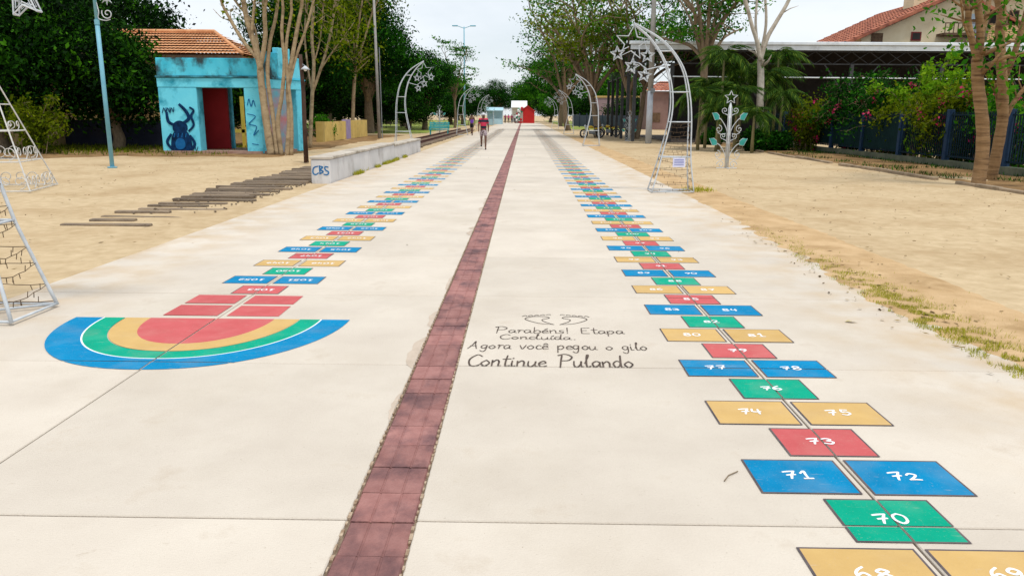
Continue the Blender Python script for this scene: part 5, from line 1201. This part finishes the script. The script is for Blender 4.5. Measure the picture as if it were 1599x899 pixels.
def person(label, loc, rz, H, top, bottom, shoe, walk=.3, arm=.25, cap=None, sleeve=None, long_=False, lod=False, ponytail=False, bag=None, group=None):
    s = H/1.75; t = thing('person', label, 'person', loc, rz, group); v = lambda x, y, z: (x*s, y*s, z*s)
    # facing -y; walk: fore-aft swing of legs
    hip, che, nk, hd = v(0,.0,.95), v(0,-.01,1.30), v(0,-.02,1.48), v(0,-.04,1.61)
    k = {}
    fw, bw = -walk*.42, walk*.40
    leg = {}
    for sd, f in ((1, fw), (-1, bw)):
        lift = .0 if f < 0 else .10*walk/.3
        leg[sd] = [v(sd*.085,0,.90), v(sd*.10, f*.55-(.05 if f > 0 else .03), .50+.02), v(sd*.095, f+.02, .10+lift), v(sd*.10, f-.12, .035+lift*.7)]
    ar = {}
    for sd, f in ((1, arm), (-1, -arm)): ar[sd] = [v(sd*.17,0,1.42), v(sd*.235, f*.35+.02, 1.16), v(sd*.235, f*.9-.06, .93), v(sd*.225, f*1.0-.09, .84)]
    ch = [[(hip,.135*s),(v(0,0,1.1),.125*s),(che,.15*s),(v(0,-.01,1.42),.11*s),(nk,.055*s)]]
    ch[0] += [(v(0,-.035,1.545),.075*s),(hd,(.078*s,.092*s)),(v(0,-.035,1.69),.062*s)]
    for sd in (1,-1):
        L_ = leg[sd]; ch.append([(hip,.135*s),(L_[0],.092*s),(L_[1],.058*s),(L_[2],.040*s),(L_[3],.036*s)])
        A_ = ar[sd]; ch.append([(v(0,-.01,1.42),.11*s),(A_[0],.062*s),(A_[1],.042*s),(A_[2],.032*s),(A_[3],.033*s)])
    b = skin('body', ch, SKIN, t, 1 if lod else 2)
    if not lod:
        for sd in (1,-1):                                    # fingers and thumb of each hand
            A_ = Vector(ar[sd][3]); d = (Vector(ar[sd][3])-Vector(ar[sd][2])).normalized()
            for q in range(4):
                r0 = A_+Vector((0, (-.027+.018*q)*s, 0)); L1 = (.036,.042,.040,.032)[q]*s
                skin('finger', [[(tuple(r0),.0095*s),(tuple(r0+d*L1),.0085*s),(tuple(r0+d*L1*1.8+Vector((-sd*.008*s,0,0))),.007*s)]], SKIN, b, 1)
            skin('thumb', [[(tuple(A_-d*.02*s+Vector((0,-.03*s,0))),.010*s),(tuple(A_+d*.02*s+Vector((0,-.05*s,0))),.009*s),(tuple(A_+d*.045*s+Vector((0,-.052*s,0))),.007*s)]], SKIN, b, 1)
        # face: nose, ears, eyes, mouth
        g = MB(); g.ball(v(0,-.128,1.605), .016*s, 8, 5, (.8,1,1.4)); g.build('nose', SKIN, b, world=False, smooth=True)
        for sd in (1,-1):
            MB().ball(v(sd*.078,-.035,1.605), .026*s, 8, 5, (.4,.7,1.1)).build('ear', SKIN, b, world=False, smooth=True)
            MB().ball(v(sd*.03,-.122,1.632), .010*s, 8, 5, (1.3,.6,.7)).build('eye', HAIR, b, world=False, smooth=True)
        MB().ball(v(0,-.122,1.565), .018*s, 8, 5, (1.3,.4,.35)).build('mouth', pm('lips', (.12,.03,.028), None, 4, .6), b, world=False, smooth=True)
    MB().ball(v(0,-.022,1.645), .098*s, 14, 9, (.92,1.02,.95)).build('hair', HAIR, t, world=False, smooth=True) if not cap else None
    if ponytail: MB().tube([v(0,.07,1.66), v(0,.12,1.58), v(0,.10,1.42)], [.035*s,.04*s,.015*s], 7).build('hair', HAIR, t, world=False, smooth=True)
    if cap:
        c = MB().ball(v(0,-.03,1.66), .102*s, 14, 8, (.94,1.05,.82)).build('cap', cap, t, world=False, smooth=True); MB().prism([(-.075*s,-.10*s),(.075*s,-.10*s),(.06*s,-.20*s),(0,-.225*s),(-.06*s,-.20*s)], 'z', 1.665*s, 1.68*s).build('brim', cap, c, world=False)
    sh = [[(v(0,0,.90),(.165*s,.135*s)),(v(0,0,1.08),(.158*s,.13*s)),(che,(.178*s,.15*s)),(v(0,-.01,1.43),(.13*s,.095*s)),(v(0,-.02,1.475),.07*s)]]
    if sleeve != 'none':
        for sd in (1,-1):
            A_ = [Vector(q) for q in ar[sd]]; sh.append([(v(0,-.01,1.43),(.13*s,.095*s)),(tuple(A_[0]),.080*s),(tuple(A_[0].lerp(A_[1],.75)),.066*s)])
    skin('shirt', sh, top, t, 1 if lod else 2)
    cut = .92 if long_ else .62
    bt = [[(v(0,0,1.0),(.150*s,.128*s)),(hip,(.160*s,.138*s))]]
    for sd in (1,-1):
        L_ = [Vector(q) for q in leg[sd]]; c = [(hip,(.160*s,.138*s)),(tuple(L_[0]),.108*s)]
        if long_: c += [(tuple(L_[1]),.075*s),(tuple(L_[1].lerp(L_[2],.85)),.06*s)]
        else: c += [(tuple(L_[0].lerp(L_[1],.78)),.092*s)]
        bt.append(c)
    skin('trousers' if long_ else 'shorts', bt, bottom, t, 1 if lod else 2)
    for sd in (1,-1):
        a, e = Vector(leg[sd][2]), Vector(leg[sd][3]); e2 = e+Vector((0,-.06*s,-.005)); a2 = Vector((a.x, a.y+.035*s, a.z-.055*s))
        skin('shoe', [[(tuple(a2),.042*s),(tuple(e),.044*s),(tuple(e2),.034*s)]], shoe, t, 1)
    return t
RED = (.55,.03,.08)
mshirt = stripes('striped_shirt', RED, (.012,.012,.03), .30, .60)
def plaid():
    return pm('plaid_shorts', (.08,.05,.06), (.55,.45,.48), 22, .85, det=1)
sh_dark = pm('shoe_dark', (.03,.025,.02), None, 4, .6); wht = pm('cap_white', (.55,.56,.6), (.65,.66,.7), 4, .8)
mp_ = gd(755, 233.5)
person('man in a red and black striped shirt, plaid shorts and pale cap walking here', (mp_.x, mp_.y, .0), rad(4), 1.74, mshirt, plaid(), sh_dark, walk=.55, arm=.12, cap=wht)
wp = gd(737, 211.5)
person('woman in a purple top and dark shorts walking behind the man', (wp.x, wp.y, 0), rad(-14), 1.72, pm('purple_top', (.16,.05,.42), (.22,.08,.5), 4, .85), pm('black_shorts', (.012,.012,.016), None, 4, .8), sh_dark, walk=.5, arm=.12, sleeve='none', ponytail=True)
pk = pm('pink_shirt', (.50,.05,.16), (.6,.09,.22), 3, .85); wn = pm('wine_shirt', (.22,.02,.08), (.3,.04,.1), 3, .85); dk = pm('dark_trousers', (.02,.02,.03), None, 3, .85); lgt = pm('white_shirt', (.6,.6,.62), None, 3, .85)
for i, (px, Yq, tp, lb) in enumerate(((789, 150, wn, 'distant person in a wine shirt, leftmost of the group before the white tent'), (794, 152, pk, 'distant person in a pink shirt, second from the left in the group'), (799, 150, wn, 'distant person in a wine shirt in the middle of the group'), (804, 153, lgt, 'distant person in a white shirt, rightmost of the group near the balloons'))):
    x = at(px, 190, Yq).x; person(lb, (x, Yq, 0), random.uniform(-.6, .6), 1.72, tp, dk, sh_dark, walk=.15, arm=.06, long_=True, lod=True, group='people at the end of the path')

# ================================================================ FAR END: booth, balloons, tents, bench, motorcycle
Yb = 158.
a, b2 = at(816.5, 190, Yb).x, at(834.5, 190, Yb).x; rd = pm('booth_red', (.45,.012,.012), (.55,.02,.018), 1, .6); H0, H1 = 2.35, 3.5
t = thing('booth', 'bright red booth with a pitched top at the end of the path', 'booth', ((a+b2)/2, Yb, 0))
pkx = a+(b2-a)*.38
MB().prism([(a,0),(b2,0),(b2,H0),(pkx,H1-.15),(a,H0+.3)], 'y', Yb, Yb+2.2).build('wall', rd, t)
MB().bar((a-.12,Yb+1.1,H0+.28),(pkx,Yb+1.1,H1-.05),2.5,.12).build('roof', rd, t); MB().bar((b2+.12,Yb+1.1,H0-.02),(pkx,Yb+1.1,H1-.05),2.5,.12).build('roof', rd, t)
MB().box(a-1.6, a-.05, Yb-.2, Yb+1.2, 0, .35).build('red_carpet_step', rd, t)
t = thing('balloon_column', 'cluster of red, green and white balloons beside the red booth', 'balloons', (a-.9, Yb-.6, 0))
bm_ = [pm('balloon_'+n_, c, None, 3, .3) for n_, c in (('red', (.45,.015,.03)), ('green', (.015,.22,.12)), ('white', (.75,.74,.74)))]
rr = random.Random(8); MB().tube([(a-.9,Yb-.6,0),(a-.6,Yb-.6,3.0)], .03, 6).build('pole', steel_g, t)
for i in range(22):
    z = .35+2.7*i/22; x = a-1.0+.16*z+rr.uniform(-.5,.5)*(1.1-.25*z/3); MB().ball((x, Yb-.6+rr.uniform(-.4,.3), z), .26, 10, 7, (1,1,1.15)).build('balloon', bm_[i % 3 if i % 5 else 2], t, smooth=True)
tentw = pm('tent_white', (.68,.70,.72), (.76,.78,.8), .8, .8)
Yt = 172.; x0, x1 = at(798,190,Yt).x, at(823,190,Yt).x; t = thing('tent', 'long white pitched tent closing the end of the path', 'tent', ((x0+x1)/2, Yt, 0)); ze = at(800,168,Yt).z; zr = at(800,157,Yt).z
MB().prism([(Yt,ze),(Yt+8,ze),(Yt+4,zr)], 'x', x0, x1).build('roof', tentw, t); MB().box(x0+.1, x1-.1, Yt+7.7, Yt+7.9, 0, ze).build('back_wall', tentw, t)
for x in (x0+.1, (x0+x1)/2, x1-.1): MB().tube([(x, Yt+.15, 0),(x, Yt+.15, ze)], .06, 6).build('pole', tentw, t)
bs = pm('stall_blue', (.34,.54,.64), (.44,.62,.70), 1, .8)
for i, (px0, px1, Yq, lb) in enumerate(((760, 771, 126, 'nearer light blue market stall left of the path'), (768, 785, 138, 'farther light blue market stall just left of the far people'))):
    x0, x1 = at(px0,185,Yq).x, at(px1,185,Yq).x; t = thing('stall', lb, 'stall', ((x0+x1)/2, Yq, 0)); h = at(760,169,Yq).z
    MB().prism([(Yq-.2,h-.45),(Yq+2.4,h-.2),(Yq+2.4,h-.1),(Yq+1.1,h+.15),(Yq-.2,h-.35)], 'x', x0-.1, x1+.1).build('canopy', bs, t); MB().box(x0, x1, Yq, Yq+.08, 0, .95).build('counter', bs, t); MB().box(x0, x1, Yq+2.2, Yq+2.3, 0, h-.3).build('back_panel', bs, t)
    for x in (x0+.05, x1-.05): MB().box(x-.04, x+.04, Yq-.12, Yq-.04, 0, h-.45).build('pole', steel_w, t)
p = gd(690, 212.5); t = thing('park_bench', 'teal slatted park bench beside the third left arch', 'bench', (p.x-.4, 62.5, 0), rad(0)); tl_ = pm('bench_teal', (.03,.30,.32), (.06,.40,.42), 3, .6)
for i in range(4): MB().box(-.8, .8, -.25+i*.13, -.14+i*.13, .42, .46).build('seat_slat', tl_, t, world=False)
for i in range(4): MB().box(-.8, .8, .27+i*.03, .30+i*.03, .52+i*.13, .62+i*.13).build('back_slat', tl_, t, world=False)
for s in (-1, 1):
    MB().box(s*.7-.03, s*.7+.03, -.22, -.16, 0, .42).build('leg', tl_, t, world=False); MB().bar((s*.7, .22, 0), (s*.7, .36, 1.05), .06, .05).build('leg', tl_, t, world=False)
    MB().box(s*.76-.03, s*.76+.03, -.24, .26, .62, .66).build('armrest', tl_, t, world=False); MB().box(s*.76-.025, s*.76+.025, -.22, -.17, .46, .62).build('armrest_post', tl_, t, world=False)
def motorcycle(loc, rz, label):
    t = thing('motorcycle', label, 'motorcycle', loc, rz); blk = pm('moto_black', (.012,.012,.014), None, 4, .5); yl = pm('moto_yellow', (.60,.38,.02), (.66,.43,.03), 3, .35, coat=.3)
    for x in (-.64, .64):
        w_ = MB().tube([(x+.29*math.cos(a), 0, .31+.29*math.sin(a)) for a in (2*math.pi*i/24 for i in range(24))], .05, 8, True).build('wheel', blk, t, world=False, smooth=True)
        MB().tube([(x+.22*math.cos(a), 0, .31+.22*math.sin(a)) for a in (2*math.pi*i/24 for i in range(24))], .016, 6, True).build('rim', steel_w, w_, world=False)
        g = MB()
        for i in range(5): g.tube([(x,0,.31),(x+.22*math.cos(i*1.2566),0,.31+.22*math.sin(i*1.2566))], .016, 5)
        g.tube([(x,-.06,.31),(x,.06,.31)], .05, 8).build('hub', steel_g, w_, world=False)
    MB().box(-.22, .24, -.13, .13, .26, .55).build('engine', steel_g, t, world=False, bevel=.04)
    MB().tube([(-.64,0,.34),(-.3,0,.45),(.2,0,.5),(.38,0,.78)], .035, 6).build('frame', blk, t, world=False)
    skin('fuel_tank', [[((-.12,0,.74),(.10,.08)),((.12,0,.80),(.14,.12)),((.32,0,.78),(.08,.09))]], yl, t); skin('tail_fairing', [[((-.85,0,.80),(.05,.05)),((-.5,0,.70),(.10,.07)),((-.2,0,.66),(.10,.07))]], yl, t)
    skin('seat', [[((-.72,0,.82),(.09,.035)),((-.35,0,.78),(.12,.045)),((-.08,0,.80),(.08,.04))]], blk, t)
    for s in (-1, 1): MB().tube([(.64, s*.08, .31),(.46, s*.08, .88)], .025, 7).build('fork', steel_w, t, world=False)
    MB().tube([(.30,-.36,1.02),(.40,-.2,1.03),(.44,0,.95),(.40,.2,1.03),(.30,.36,1.02)], .016, 6).build('handlebar', blk, t, world=False); MB().ball((.56,0,.86), .10, 10, 7, (.8,1,1)).build('headlight', steel_w, t, world=False, smooth=True)
    MB().tube([(.10,-.17,.28),(-.3,-.18,.25),(-.8,-.18,.36)], [.025,.03,.045], 8).build('exhaust', steel_w, t, world=False, smooth=True); MB().bar((.42,0,.62),(.86,0,.60),.12,.02).build('mudguard', yl, t, world=False)
    for s in (-1, 1): MB().tube([(.36, s*.3, 1.02),(.34, s*.36, 1.16)], .01, 5).ball((.34, s*.37, 1.2), .06, 8, 5, (.4,1,.7)).build('mirror', blk, t, world=False)
    MB().tube([(-.05,.1,.3),(-.1,.3,.02)], .014, 5).build('side_stand', blk, t, world=False)
motorcycle((5.15, 59, 0), rad(195), 'yellow motorcycle parked on the sand right of the path')
motorcycle((6.9, 63.5, 0), rad(150), 'second motorcycle parked behind the right arch under the trees')

# light haze in the distance is negligible here: the far trees stay clear in the photograph
